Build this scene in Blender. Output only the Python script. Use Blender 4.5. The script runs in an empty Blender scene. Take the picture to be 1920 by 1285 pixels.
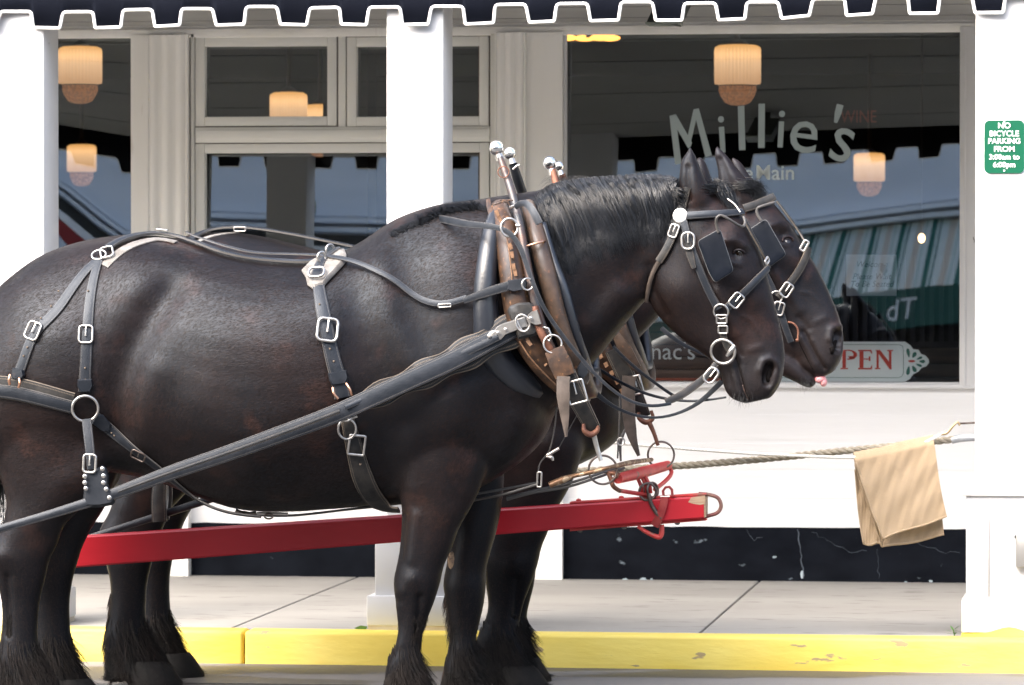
import bpy, bmesh, math, random
import numpy as np
from mathutils import Vector, Matrix
from mathutils.bvhtree import BVHTree
R = math.radians
random.seed(7); rng = np.random.default_rng(7)
SC = bpy.context.scene
COL = SC.collection

# ------------------------------------------------------------------ camera
FPX = 8200.0                      # focal length in pixels of the 1920 px wide photograph
CZ = 1.57
YAW = math.atan(1140.0 / FPX); PITCH = math.atan(140.5 / FPX)
cd = bpy.data.cameras.new('camera'); cam = bpy.data.objects.new('camera', cd); COL.objects.link(cam)
cd.sensor_width = 36; cd.lens = FPX / 1920 * 36; cd.clip_start = 0.5; cd.clip_end = 600
cam.location = (0, 0, CZ); cam.rotation_euler = (R(90) - PITCH, 0, YAW)
cd.dof.use_dof = True; cd.dof.focus_distance = 15.3; cd.dof.aperture_fstop = 8.0
SC.camera = cam
CM = cam.rotation_euler.to_matrix()
def ray(px, py):
    return (CM @ Vector(((px - 960) / FPX, -(py - 642.5) / FPX, -1))).normalized()
def at(px, py, Y):
    d = ray(px, py); t = Y / d.y
    return Vector((d.x * t, Y, CZ + d.z * t))

# ------------------------------------------------------------------ world, sun, exposure
w = bpy.data.worlds.new('World'); SC.world = w; w.use_nodes = True
wn = w.node_tree.nodes; wl = w.node_tree.links
SUN_EL, SUN_AZ = R(40), R(214)      # azimuth clockwise from +Y: behind the camera, a little to the left
sky = wn.new('ShaderNodeTexSky'); sky.sky_type = 'NISHITA'; sky.sun_disc = False
sky.sun_elevation = SUN_EL; sky.sun_rotation = SUN_AZ; sky.dust_density = 6; sky.air_density = 1.0; sky.ozone_density = 1.0
hs = wn.new('ShaderNodeHueSaturation'); hs.inputs['Saturation'].default_value = 0.85
wl.new(sky.outputs[0], hs.inputs['Color']); wl.new(hs.outputs[0], wn['Background'].inputs[0])
wn['Background'].inputs[1].default_value = 0.15
sl = bpy.data.lights.new('sun', 'SUN'); sl.energy = 1.35; sl.angle = R(80); sl.color = (1, .985, .97)
so = bpy.data.objects.new('sun', sl); COL.objects.link(so)
sdir = Vector((math.sin(SUN_AZ) * math.cos(SUN_EL), math.cos(SUN_AZ) * math.cos(SUN_EL), math.sin(SUN_EL)))
so.rotation_euler = sdir.to_track_quat('Z', 'Y').to_euler()
SC.view_settings.view_transform = 'Standard'; SC.view_settings.look = 'None'; SC.view_settings.gamma = 1
SC.view_settings.exposure = 2.15
SC.cycles.max_bounces = 8; SC.cycles.transparent_max_bounces = 12; SC.cycles.use_denoising = True

# ------------------------------------------------------------------ materials
MATS = {}
def mat(name, c, rough=.6, metal=0, c2=None, nscale=6, ndet=4, thr=None, bump=0, bscale=40, spec=.5, stretch=(1, 1, 1),
        c3=None, n3=30, t3=(.6, .64), sheen=0, emit=None, estr=0, rvar=0, coat=0, sss=0):
    """Principled material: colour c blended to c2 by noise, chips or stains of c3, bump."""
    if name in MATS: return MATS[name]
    m = bpy.data.materials.new(name); m.use_nodes = True; n = m.node_tree.nodes; l = m.node_tree.links
    b = n['Principled BSDF']; b.inputs['Roughness'].default_value = rough; b.inputs['Metallic'].default_value = metal
    b.inputs['Specular IOR Level'].default_value = spec
    b.inputs['Base Color'].default_value = (*c, 1)
    if sheen: b.inputs['Sheen Weight'].default_value = sheen; b.inputs['Sheen Roughness'].default_value = .4
    if coat: b.inputs['Coat Weight'].default_value = coat
    if sss: b.inputs['Subsurface Weight'].default_value = sss; b.inputs['Subsurface Scale'].default_value = .01
    if emit: b.inputs['Emission Color'].default_value = (*emit, 1); b.inputs['Emission Strength'].default_value = estr
    tc = n.new('ShaderNodeTexCoord'); mp = n.new('ShaderNodeMapping'); mp.inputs['Scale'].default_value = stretch
    l.new(tc.outputs['Object'], mp.inputs[0]); col = None
    def noise(sc, det=4):
        t = n.new('ShaderNodeTexNoise'); t.inputs['Scale'].default_value = sc; t.inputs['Detail'].default_value = det
        l.new(mp.outputs[0], t.inputs['Vector']); return t
    def ramp(src, a, b_):
        r = n.new('ShaderNodeMapRange'); r.inputs[1].default_value = a; r.inputs[2].default_value = b_
        l.new(src, r.inputs[0]); return r.outputs[0]
    if c2:
        t = noise(nscale, ndet); mx = n.new('ShaderNodeMix'); mx.data_type = 'RGBA'
        a, b_ = thr or (.35, .65)
        l.new(ramp(t.outputs[0], a, b_), mx.inputs[0]); mx.inputs[6].default_value = (*c, 1); mx.inputs[7].default_value = (*c2, 1)
        col = mx.outputs[2]
        if rvar:
            r = n.new('ShaderNodeMapRange'); r.inputs[1].default_value = a; r.inputs[2].default_value = b_
            r.inputs[3].default_value = rough; r.inputs[4].default_value = max(.05, rough - rvar); l.new(t.outputs[0], r.inputs[0]); l.new(r.outputs[0], b.inputs['Roughness'])
    if c3:
        t = noise(n3, 6); mx = n.new('ShaderNodeMix'); mx.data_type = 'RGBA'
        l.new(ramp(t.outputs[0], *t3), mx.inputs[0])
        if col: l.new(col, mx.inputs[6])
        else: mx.inputs[6].default_value = (*c, 1)
        mx.inputs[7].default_value = (*c3, 1); col = mx.outputs[2]
    if col: l.new(col, b.inputs['Base Color'])
    if bump:
        t = noise(bscale, 5); bp = n.new('ShaderNodeBump'); bp.inputs['Strength'].default_value = min(1, bump); bp.inputs['Distance'].default_value = .004
        l.new(t.outputs[0], bp.inputs['Height']); l.new(bp.outputs[0], b.inputs['Normal'])
    MATS[name] = m; return m

M = {}
M['white_paint'] = mat('white_paint', (.70, .70, .71), .55, c2=(.63, .63, .64), nscale=1.2, bump=.25, bscale=30, c3=(.22, .21, .20), n3=28, t3=(.745, .75), stretch=(1, 1, .6))
M['clapboard'] = mat('clapboard', (.83, .83, .845), .6, c2=(.78, .78, .79), nscale=2, bump=.3, bscale=14, stretch=(.25, 1, 3))
M['trim_paint'] = mat('trim_paint', (.88, .87, .85), .5, c2=(.82, .81, .78), nscale=2.5, bump=.35, bscale=25, c3=(.42, .34, .26), n3=6, t3=(.70, .80), stretch=(2, 1, .25))
M['frame_paint'] = mat('frame_paint', (.80, .80, .77), .45, c2=(.76, .76, .73), nscale=3, bump=.1)
M['gap_dark'] = mat('gap_dark', (.10, .075, .055), .8)
M['plinth_paint'] = mat('plinth_paint', (.0026, .0036, .0066), .75, spec=.08, c2=(.006, .0078, .0125), nscale=5, ndet=8, bump=.5, bscale=9, c3=(.14, .17, .20), n3=11, t3=(.69, .73), stretch=(1, 1, 1.6))
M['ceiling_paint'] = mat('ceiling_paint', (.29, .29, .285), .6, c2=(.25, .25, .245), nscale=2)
M['concrete'] = mat('concrete', (.37, .36, .345), .85, c2=(.31, .30, .285), nscale=1.6, ndet=6, bump=.5, bscale=60, c3=(.20, .19, .18), n3=16, t3=(.60, .72), stretch=(.35, 1.2, 1))
M['gutter'] = mat('gutter', (.21, .20, .195), .85, c2=(.085, .08, .075), nscale=.9, ndet=5, thr=(.50, .545), bump=.5, bscale=70, rvar=.35, stretch=(.7, 2.4, 1))
M['asphalt'] = mat('asphalt', (.06, .06, .06), .85, c2=(.085, .085, .085), nscale=2, bump=.6, bscale=120)
M['yellow_paint'] = mat('yellow_paint', (.90, .72, .17), .6, c2=(.86, .64, .10), nscale=3, bump=.6, bscale=22, c3=(.45, .33, .16), n3=11, t3=(.665, .69), stretch=(.7, 1, 2.2))
M['navy_canvas'] = mat('navy_canvas', (.0030, .0042, .0085), .8, spec=.08, c2=(.005, .0065, .0125), nscale=5, bump=.4, bscale=9)
M['white_piping'] = mat('white_piping', (.82, .82, .82), .5)
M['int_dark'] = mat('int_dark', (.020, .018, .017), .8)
M['int_wood'] = mat('int_wood', (.075, .045, .030), .5, c2=(.035, .022, .016), nscale=5, stretch=(.5, 1, 6), bump=.3)
M['int_slat'] = mat('int_slat', (.022, .018, .022), .6)
M['bracket'] = mat('bracket', (.03, .035, .03), .4)
def glassmat():
    m = bpy.data.materials.new('window_glass'); m.use_nodes = True; n = m.node_tree.nodes; l = m.node_tree.links
    n.remove(n['Principled BSDF']); o = n['Material Output']
    g = n.new('ShaderNodeBsdfGlossy'); g.inputs['Roughness'].default_value = 0.004; g.inputs[0].default_value = (.90, .97, 1, 1)
    t = n.new('ShaderNodeBsdfTransparent'); t.inputs[0].default_value = (.97, .98, .98, 1)
    f = n.new('ShaderNodeFresnel'); f.inputs[0].default_value = 1.5
    mu = n.new('ShaderNodeMath'); mu.operation = 'MULTIPLY'; mu.inputs[1].default_value = 5.0; mu.use_clamp = True
    tc = n.new('ShaderNodeTexCoord'); ns = n.new('ShaderNodeTexNoise'); ns.inputs['Scale'].default_value = 1.6; ns.inputs['Detail'].default_value = 1
    bp = n.new('ShaderNodeBump'); bp.inputs['Strength'].default_value = .5; bp.inputs['Distance'].default_value = .0009
    l.new(tc.outputs['Object'], ns.inputs[0]); l.new(ns.outputs[0], bp.inputs['Height']); l.new(bp.outputs[0], g.inputs['Normal'])
    mx = n.new('ShaderNodeMixShader'); l.new(f.outputs[0], mu.inputs[0]); l.new(mu.outputs[0], mx.inputs[0]); l.new(t.outputs[0], mx.inputs[1]); l.new(g.outputs[0], mx.inputs[2])
    l.new(mx.outputs[0], o.inputs[0]); return m
M['glass'] = glassmat()

# ------------------------------------------------------------------ mesh helpers
def catmull(P, n):
    """resample control points to n points per span (rows of any width)"""
    P = np.array(P, float); out = []
    Q = np.vstack([2 * P[0] - P[1], P, 2 * P[-1] - P[-2]])
    for i in range(len(P) - 1):
        p0, p1, p2, p3 = Q[i:i + 4]
        for k in range(n):
            t = k / n
            out.append(.5 * ((2 * p1) + (-p0 + p2) * t + (2 * p0 - 5 * p1 + 4 * p2 - p3) * t * t + (-p0 + 3 * p1 - 3 * p2 + p3) * t ** 3))
    out.append(P[-1]); return np.array(out)
def resample(P, step):
    P = np.array(P, float); d = np.r_[0, np.cumsum(np.linalg.norm(np.diff(P, axis=0), axis=1))]
    n = max(2, int(round(d[-1] / step)) + 1); s = np.linspace(0, d[-1], n)
    return np.stack([np.interp(s, d, P[:, k]) for k in range(P.shape[1])], 1)

class MB:
    def __init__(s): s.v = []; s.f = []; s.uv = None
    def add(s, vs, fs):
        o = len(s.v); s.v += [tuple(p) for p in vs]; s.f += [tuple(i + o for i in f) for f in fs]; return s
    def box(s, a, b, bev=0):
        x0, x1 = sorted((a[0], b[0])); y0, y1 = sorted((a[1], b[1])); z0, z1 = sorted((a[2], b[2]))
        if not bev:
            v = [(x, y, z) for x in (x0, x1) for y in (y0, y1) for z in (z0, z1)]
            return s.add(v, [(0, 1, 3, 2), (4, 6, 7, 5), (0, 4, 5, 1), (2, 3, 7, 6), (0, 2, 6, 4), (1, 5, 7, 3)])
        bm = bmesh.new(); bmesh.ops.create_cube(bm, size=1)
        for q in bm.verts: q.co = Vector(((x0 + x1) / 2 + q.co.x * (x1 - x0), (y0 + y1) / 2 + q.co.y * (y1 - y0), (z0 + z1) / 2 + q.co.z * (z1 - z0)))
        bmesh.ops.bevel(bm, geom=bm.edges[:], offset=bev, segments=2, affect='EDGES', profile=.5)
        bm.verts.index_update(); r = s.add([q.co for q in bm.verts], [[q.index for q in f.verts] for f in bm.faces]); bm.free(); return r
    def prism(s, poly, d):
        """poly: list of 3-D points, extruded by vector d"""
        n = len(poly); d = Vector(d); P = [Vector(p) for p in poly]
        return s.add(P + [p + d for p in P], [tuple(range(n))[::-1], tuple(range(n, 2 * n))] + [(i, (i + 1) % n, n + (i + 1) % n, n + i) for i in range(n)])
    def tube(s, pts, r, seg=10, caps=True, closed=False, flat=1.0):
        P = [Vector(p) for p in pts]; n = len(P); rr = r if hasattr(r, '__len__') else [r] * n
        T = []
        for i in range(n):
            a = P[(i - 1) % n] if (closed or i) else P[0]; b = P[(i + 1) % n] if (closed or i < n - 1) else P[-1]
            T.append((b - a).normalized())
        N = T[0].orthogonal().normalized(); vs = []
        for i in range(n):
            if i: N = (N - T[i] * N.dot(T[i])).normalized()
            B = T[i].cross(N)
            for k in range(seg):
                a = 2 * math.pi * k / seg; vs.append(P[i] + (N * math.cos(a) + B * math.sin(a) * flat) * rr[i])
        m = n if closed else n - 1
        fs = [(i * seg + k, i * seg + (k + 1) % seg, ((i + 1) % n) * seg + (k + 1) % seg, ((i + 1) % n) * seg + k) for i in range(m) for k in range(seg)]
        if caps and not closed: fs += [tuple(range(seg))[::-1], tuple((n - 1) * seg + k for k in range(seg))]
        return s.add(vs, fs)
    def ring(s, c, nrm, r, t, seg=32, ts=10, sq=1.0, up=None):
        c = Vector(c); nrm = Vector(nrm).normalized(); u = (Vector(up) - nrm * Vector(up).dot(nrm)).normalized() if up else nrm.orthogonal().normalized(); v = nrm.cross(u)
        return s.tube([c + (u * math.cos(a) + v * math.sin(a) * sq) * r for a in [2 * math.pi * i / seg for i in range(seg)]], t, ts, closed=True)
    def sphere(s, c, r, seg=20, rings=12, sc=(1, 1, 1)):
        c = Vector(c); vs = [c + Vector((0, 0, r * sc[2]))]
        for i in range(1, rings):
            for k in range(seg):
                p = math.pi * i / rings; a = 2 * math.pi * k / seg
                vs.append(c + Vector((math.sin(p) * math.cos(a) * r * sc[0], math.sin(p) * math.sin(a) * r * sc[1], math.cos(p) * r * sc[2])))
        vs.append(c - Vector((0, 0, r * sc[2]))); L = len(vs) - 1; fs = []
        for k in range(seg): fs.append((0, 1 + k, 1 + (k + 1) % seg)); fs.append((L, L - seg + (k + 1) % seg, L - seg + k))
        for i in range(rings - 2):
            for k in range(seg):
                a = 1 + i * seg + k; b = 1 + i * seg + (k + 1) % seg; fs.append((a, a + seg, b + seg, b))
        return s.add(vs, fs)
    def lathe(s, c, prof, seg=32, rib=0, nrib=0):
        """prof: (radius, z) from top to bottom about a vertical axis at c"""
        vs = []; n = len(prof)
        for r, z in prof:
            for k in range(seg):
                a = 2 * math.pi * k / seg; q = r * (1 + rib * math.cos(nrib * a)); vs.append((c[0] + q * math.cos(a), c[1] + q * math.sin(a), c[2] + z))
        fs = [(i * seg + k, (i + 1) * seg + k, (i + 1) * seg + (k + 1) % seg, i * seg + (k + 1) % seg) for i in range(n - 1) for k in range(seg)]
        fs += [tuple(range(seg)), tuple((n - 1) * seg + k for k in range(seg))[::-1]]
        return s.add(vs, fs)

def wpos(o):
    p = Vector((0, 0, 0))
    while o is not None: p += Vector(o.location); o = o.parent
    return p
def obj(name, mb, m, parent=None, smooth=True, loc=None, angle=35):
    """link one mesh object; vertices are given in world coordinates"""
    base = wpos(parent) if parent else Vector((0, 0, 0))
    o_loc = Vector((0, 0, 0))
    if parent is None and mb.v:
        a = np.array(mb.v); o_loc = Vector(((a[:, 0].min() + a[:, 0].max()) / 2, (a[:, 1].min() + a[:, 1].max()) / 2, a[:, 2].min()))
    off = base + o_loc
    me = bpy.data.meshes.new(name); me.from_pydata([(p[0] - off.x, p[1] - off.y, p[2] - off.z) for p in mb.v], [], mb.f)
    if mb.uv is not None:
        uvl = me.uv_layers.new(name='UVMap'); li = np.empty(len(me.loops), int); me.loops.foreach_get('vertex_index', li)
        uvl.data.foreach_set('uv', np.array(mb.uv, float)[li].ravel())
    me.validate(); me.update()
    if smooth:
        me.polygons.foreach_set('use_smooth', [True] * len(me.polygons)); 
        if angle < 180: me.set_sharp_from_angle(angle=R(angle))
    o = bpy.data.objects.new(name, me); COL.objects.link(o); o.parent = parent; o.location = o_loc
    me.materials.append(M[m] if isinstance(m, str) else m)
    bm = bmesh.new(); bm.from_mesh(me); bmesh.ops.recalc_face_normals(bm, faces=bm.faces[:]); bm.to_mesh(me); bm.free()
    return o
def thing(name, label, cat, loc=(0, 0, 0), group=None):
    o = bpy.data.objects.new(name, None); COL.objects.link(o); o.location = loc; o['label'] = label; o['category'] = cat
    o.empty_display_size = .1
    if group: o['group'] = group
    return o
def tag(o, label, cat, group=None):
    o['label'] = label; o['category'] = cat
    if group: o['group'] = group
    return o
def struct(name, mb, m, **k):
    o = obj(name, mb, m, None, **k); o['kind'] = 'structure'; return o
def text_mb(txt, size, depth=.001, offset=0, align='CENTER', shear=0, res=3):
    """letters as a mesh in the XZ plane facing -Y, baseline at z=0"""
    c = bpy.data.curves.new('t', 'FONT'); c.body = txt; c.size = size; c.extrude = depth; c.offset = offset; c.align_x = align; c.resolution_u = res; c.shear = shear
    o = bpy.data.objects.new('t', c); COL.objects.link(o); dg = bpy.context.evaluated_depsgraph_get()
    me = bpy.data.meshes.new_from_object(o.evaluated_get(dg)); bpy.data.objects.remove(o); bpy.data.curves.remove(c)
    vs = [Vector((v.co.x, -v.co.z, v.co.y)) for v in me.vertices]; fs = [tuple(p.vertices) for p in me.polygons]
    bpy.data.meshes.remove(me); return vs, fs
def put_text(mb, txt, size, pos, rot=0, sx=1, **k):
    vs, fs = text_mb(txt, size, **k); c, s_ = math.cos(rot), math.sin(rot)
    mb.add([(pos[0] + v.x * sx * c - v.z * s_, pos[1] + v.y, pos[2] + v.x * sx * s_ + v.z * c) for v in vs], fs)
# ================================================================== SETTING
YN, YF = 15.2, 16.28           # mid planes of the near and the far horse
YK, YW = 17.0, 20.1            # kerb face, shop wall
def X(px, Y, py=700): return at(px, py, Y).x
def Z(py, Y, px=1000): return at(px, py, Y).z

mb = MB(); mb.box((-70, -90, -.30), (70, -5.0, -.02)); mb.box((-70, 20.2, -.30), (70, 110, -.02))
struct('ground', mb, 'concrete', smooth=False)
mb = MB(); mb.box((-70, -1.5, -.2), (70, 16.2, -.008)); struct('road', mb, 'asphalt', smooth=False)
mb = MB(); mb.box((-70, 16.2, -.2), (70, YK, 0)); struct('gutter', mb, 'gutter', smooth=False)
# kerb: yellow painted blocks with joints
mb = MB(); jx = [-70, -20, -12, -7.4, X(457, YK, 1220), X(1900, YK, 1220) + 1.0, 6, 20, 70]
for a, b in zip(jx[:-1], jx[1:]): mb.box((a + .0025, YK, -.1), (b - .0025, YK + .15, .131), bev=.014)
struct('kerb', mb, 'yellow_paint', angle=60)
mb = MB()
sx = [X(1310, YK + .15, 1195) + 1.88 * k for k in range(-14, 14)]
for a, b in zip(sx[:-1], sx[1:]): mb.box((a + .005, YK + .156, -.1), (b - .005, YW + .4, .127), bev=.004)
struct('sidewalk', mb, 'concrete', smooth=False)
mb = MB(); mb.box((-30, -5, -.1), (30, -1.5, .12)); struct('opposite_sidewalk', mb, 'concrete', smooth=False)

# ---------------------------------------------------------------- the shop
shop = thing('storefront_building', 'white wooden shop front with large windows, square porch columns and a navy scalloped awning', 'building', (X(960, YW), YW, 0))
G0 = .127
zs = Z(719, YW, 1400); zp = Z(990, YW, 1400); zt = Z(62, YW, 1057)
xL, xR = X(-1900, YW), X(3700, YW)
x250, x280, x360, x930, x990, x1057, x1800, x1828 = [X(p, YW, 400) for p in (250, 281, 361, 930, 990, 1057, 1800, 1828)]
# bulkhead below the windows: horizontal boards
mb = MB(); z = zp; 
segs = [(xL, x280), (x360, x930), (x990, xR)]
mb.box((xL, YW, zp), (xR, YW + .12, zs - .01))
for k in range(1, 5):
    zz = zp + (zs - zp) * k / 5; mb.box((xL, YW - .004, zz + .006), (xR, YW + .01, zp + (zs - zp) * (k + 1) / 5 - .010))
mb.box((xL, YW - .004, zp), (xR, YW + .01, zp + (zs - zp) / 5 - .006))
obj('bulkhead', mb, 'clapboard', shop, smooth=False)
# wall above the windows and the wall at the two ends
mb = MB(); mb.box((xL, YW - .03, zt), (xR, YW + .12, 3.05)); mb.box((x1828 - .002, YW - .02, zs - .01), (xR, YW + .12, zt)); mb.box((xL, YW - .02, zs - .01), (X(20, YW), YW + .12, zt))
obj('wall', mb, 'trim_paint', shop, smooth=False)
mb = MB(); mb.box((xL, YW - .045, zt - .012), (xR, YW - .031, zt + .03), bev=.004); mb.box((x360 + .15, YW - .07, zt + .045), (X(724, YW), YW - .031, zt + .058)); mb.box((X(480, YW), YW - .09, zt + .066), (X(890, YW), YW - .031, zt + .08))
obj('head_trim', mb, 'trim_paint', shop)
# plinth with chipped patches
mb = MB(); rr = random.Random(3); n = 160
top = [(xL + (xR - xL) * i / n, zp + .003 + rr.uniform(-.003, .003)) for i in range(n + 1)]; bot = [(xL + (xR - xL) * i / n, G0 - .01 + rr.uniform(0, .014)) for i in range(n + 1)]
mb.prism([(x, YW - .012, z) for x, z in top] + [(x, YW - .012, z) for x, z in reversed(bot)], (0, .1, 0))
obj('plinth', mb, 'plinth_paint', shop, smooth=False)
def blob(px, py, w, h, sd, Y, m=14):
    r_ = random.Random(sd); c = at(px, py, Y)
    return [(c.x + w / 2 * math.cos(a) * r_.uniform(.65, 1.1), c.y, c.z + h / 2 * math.sin(a) * r_.uniform(.65, 1.1)) for a in [2 * math.pi * i / m for i in range(m)]]
M['chip'] = mat('chip', (.42, .50, .55), .7, c2=(.22, .27, .32), nscale=30)
M['crack'] = mat('crack', (.07, .085, .11), .8)
mb = MB()
for i, (px, py, w_, h_) in enumerate([(1039, 1077, .055, .034), (1172, 1088, .03, .02), (1206, 1087, .035, .022), (1222, 1087, .014, .014), (316, 1073, .08, .04), (1452, 1045, .022, .012), (1504, 1078, .018, .04), (1698, 1092, .018, .012), (1745, 1090, .025, .012), (1068, 1087, .012, .01)]):
    mb = MB(); mb.prism(blob(px, py, w_, h_, i, YW - .0145), (0, .003, 0)); obj('paint_chip', mb, 'chip', shop, smooth=False)
def crack(mb, pts, Y, wd=.004, sd=1):
    r_ = random.Random(sd); P = resample([tuple(at(px, py, Y)) for px, py in pts], .02)
    for q in P[1:-1]: q[0] += r_.uniform(-.006, .006); q[2] += r_.uniform(-.006, .006)
    mb.tube(P, [wd * r_.uniform(.3, 1) for _ in P], 4)
for i, c_ in enumerate([[(1495, 993), (1500, 1030), (1506, 1085)], [(1645, 1030), (1648, 1085)], [(1522, 998), (1560, 1018), (1590, 1035), (1625, 1033)], [(1400, 993), (1412, 1013), (1430, 1008)], [(1720, 1018), (1770, 1036), (1800, 1037)]]):
    mb = MB(); crack(mb, c_, YW - .013, .0013 if i else .004, i); obj('crack', mb, 'crack', shop)

# pilasters and door-side trims
mb = MB(); mb.box((x250, YW - .05, G0), (x280, YW + .1, zt)); obj('flat_pilaster', mb, 'trim_paint', shop, smooth=False)
def fluted(a, b, y, z0, z1):
    m = MB(); P = []; n = 30
    for i in range(n + 1):
        t = i / n; e = .5 - .5 * math.cos(2 * math.pi * t * 3.0)
        P.append((a + (b - a) * t, y - .03 + (.014 * (1 - e) if .06 < t < .94 else 0)))
    poly = [(x, yy) for x, yy in P] + [(b, y + .1), (a, y + .1)]
    m.prism([(x, yy, z0) for x, yy in poly], (0, 0, z1 - z0)); return m
obj('fluted_pilaster', fluted(x280 + .001, x360 - .006, YW - .05, G0, zt), 'trim_paint', shop, angle=30)
obj('fluted_pilaster', fluted(x930 + .004, x990 - .001, YW - .05, G0, zt), 'trim_paint', shop, angle=30)
mb = MB(); mb.box((x990, YW - .06, G0), (x1057, YW + .1, zt)); obj('flat_pilaster', mb, 'trim_paint', shop, smooth=False)

PANES = {}
def pane(name, px0, py0, px1, py1, Y, tl, tr, parent, n=14):
    """a slightly bowed sheet of old plate glass: its lean runs from tl degrees at the left edge to tr at the right"""
    a = at(px0, py0, Y); b = at(px1, py1, Y); m = MB(); zc = (a.z + b.z) / 2; PANES[px0] = (a.x, b.x, Y, zc, tl, tr)
    for j in range(n + 1):
        for i in range(n + 1):
            u = i / n; v = j / n; x = a.x + (b.x - a.x) * u; z_ = a.z + (b.z - a.z) * v
            m.v.append((x, Y + math.tan(R(tl + (tr - tl) * u)) * (z_ - zc), z_))
    m.f = [(j * (n + 1) + i, j * (n + 1) + i + 1, (j + 1) * (n + 1) + i + 1, (j + 1) * (n + 1) + i) for j in range(n) for i in range(n)]
    return obj(name, m, 'glass', parent, angle=180)
def frame_mb(px0, py0, px1, py1, wpx, Y, d, bev=.003):
    a = at(px0, py0, Y); b = at(px1, py1, Y); w_ = wpx * Y / FPX; m = MB()
    m.box((a.x, Y, b.z), (a.x + w_, Y + d, a.z), bev); m.box((b.x - w_, Y, b.z), (b.x, Y + d, a.z), bev)
    m.box((a.x + w_ + .0008, Y + .0006, a.z - w_), (b.x - w_ - .0008, Y + d, a.z - .0006), bev); m.box((a.x + w_ + .0008, Y + .0006, b.z + .0006), (b.x - w_ - .0008, Y + d, b.z + w_), bev); return m
def window(px0, py0, px1, py1, wpx, Y, tl, tr, m='frame_paint'):
    f = obj('window', frame_mb(px0, py0, px1, py1, wpx, Y, .06), m, shop)
    pane('pane', px0 + wpx - 1, py0 + wpx - 1, px1 - wpx + 1, py1 - wpx + 1, Y + .055, tl, tr, f); return f
# backing of the door unit seen as dark joints round the frames
mb = MB(); mb.box((x360 - .005, YW - .02, zs - .05), (X(380, YW), YW + .02, zt - .001)); mb.box((X(898, YW), YW - .02, zs - .05), (x930, YW + .02, zt - .001))
mb.box((X(380, YW) + .001, YW - .02, Z(276, YW, 500)), (X(898, YW) - .001, YW + .02, Z(228, YW, 500))); mb.box((X(622, YW), YW - .019, Z(228, YW, 500) + .001), (X(658, YW), YW + .019, zt - .002))
mb.box((X(380, YW) + .001, YW - .019, Z(75, YW, 500)), (X(898, YW) - .001, YW + .019, zt - .003))
obj('frame_joint', mb, 'gap_dark', shop, smooth=False)
def rail(px0, py0, px1, py1, Y, d=.03): 
    a = at(px0, py0, Y); b = at(px1, py1, Y); return (a.x, Y, b.z), (b.x, Y + d, a.z)
mb = MB(); mb.box(*rail(357, 63, 365, 730, YW - .045), bev=.003); mb.box(*rail(919, 63, 930, 730, YW - .045), bev=.003)
mb.box(*rail(366, 239, 918, 266, YW - .045), bev=.004); mb.box(*rail(634, 69, 648, 238, YW - .04), bev=.002); mb.box(*rail(366, 244, 918, 259, YW - .055), bev=.004)
obj('transom_bar', mb, 'frame_paint', shop)
window(366, 70, 631, 236, 18, YW - .04, 3.4, 3.4)
window(650, 70, 916, 236, 18, YW - .04, 3.4, 3.4)
window(366, 270, 917, 735, 18, YW - .04, 3.9, 4.1)
window(60, 60, 251, 735, 3, YW - .03, 3.3, 4.2)
# big window on the right
big = window(1056, 57, 1806, 722, 5, YW - .03, 4.4, 3.75, 'white_paint')
mb = MB(); mb.box(*rail(1800, 50, 1829, 724, YW - .05), bev=.004); mb.box(*rail(1806, 50, 1810, 724, YW - .056), bev=.001); obj('window_casing', mb, 'white_paint', shop)
mb = MB(); a = at(1057, 720, YW - .08); b = at(1840, 728, YW - .08); mb.box((a.x, YW - .05, zs - .02), (b.x, YW + .01, zs), bev=.004); obj('window_sill', mb, 'white_paint', shop); mb = MB(); mb.box((xL, YW - .05, zs - .0195), (x250, YW + .01, zs - .0005), bev=.004)
obj('window_sill', mb, 'white_paint', shop)

# porch ceiling of long planks
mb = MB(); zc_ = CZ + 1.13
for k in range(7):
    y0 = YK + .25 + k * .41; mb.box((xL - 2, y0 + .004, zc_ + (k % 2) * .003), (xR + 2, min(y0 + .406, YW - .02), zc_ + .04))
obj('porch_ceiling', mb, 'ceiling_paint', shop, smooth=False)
mb = MB(); mb.box((xL - 2, YK + .2, zc_ + .3), (xR + 2, YW + 9, zc_ + .42)); mb.box((xL - 2, YW - .02, zc_ + .42), (xR + 2, YW + .2, zc_ + 3.6)); obj('upper_wall', mb, 'clapboard', shop, smooth=False)

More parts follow.
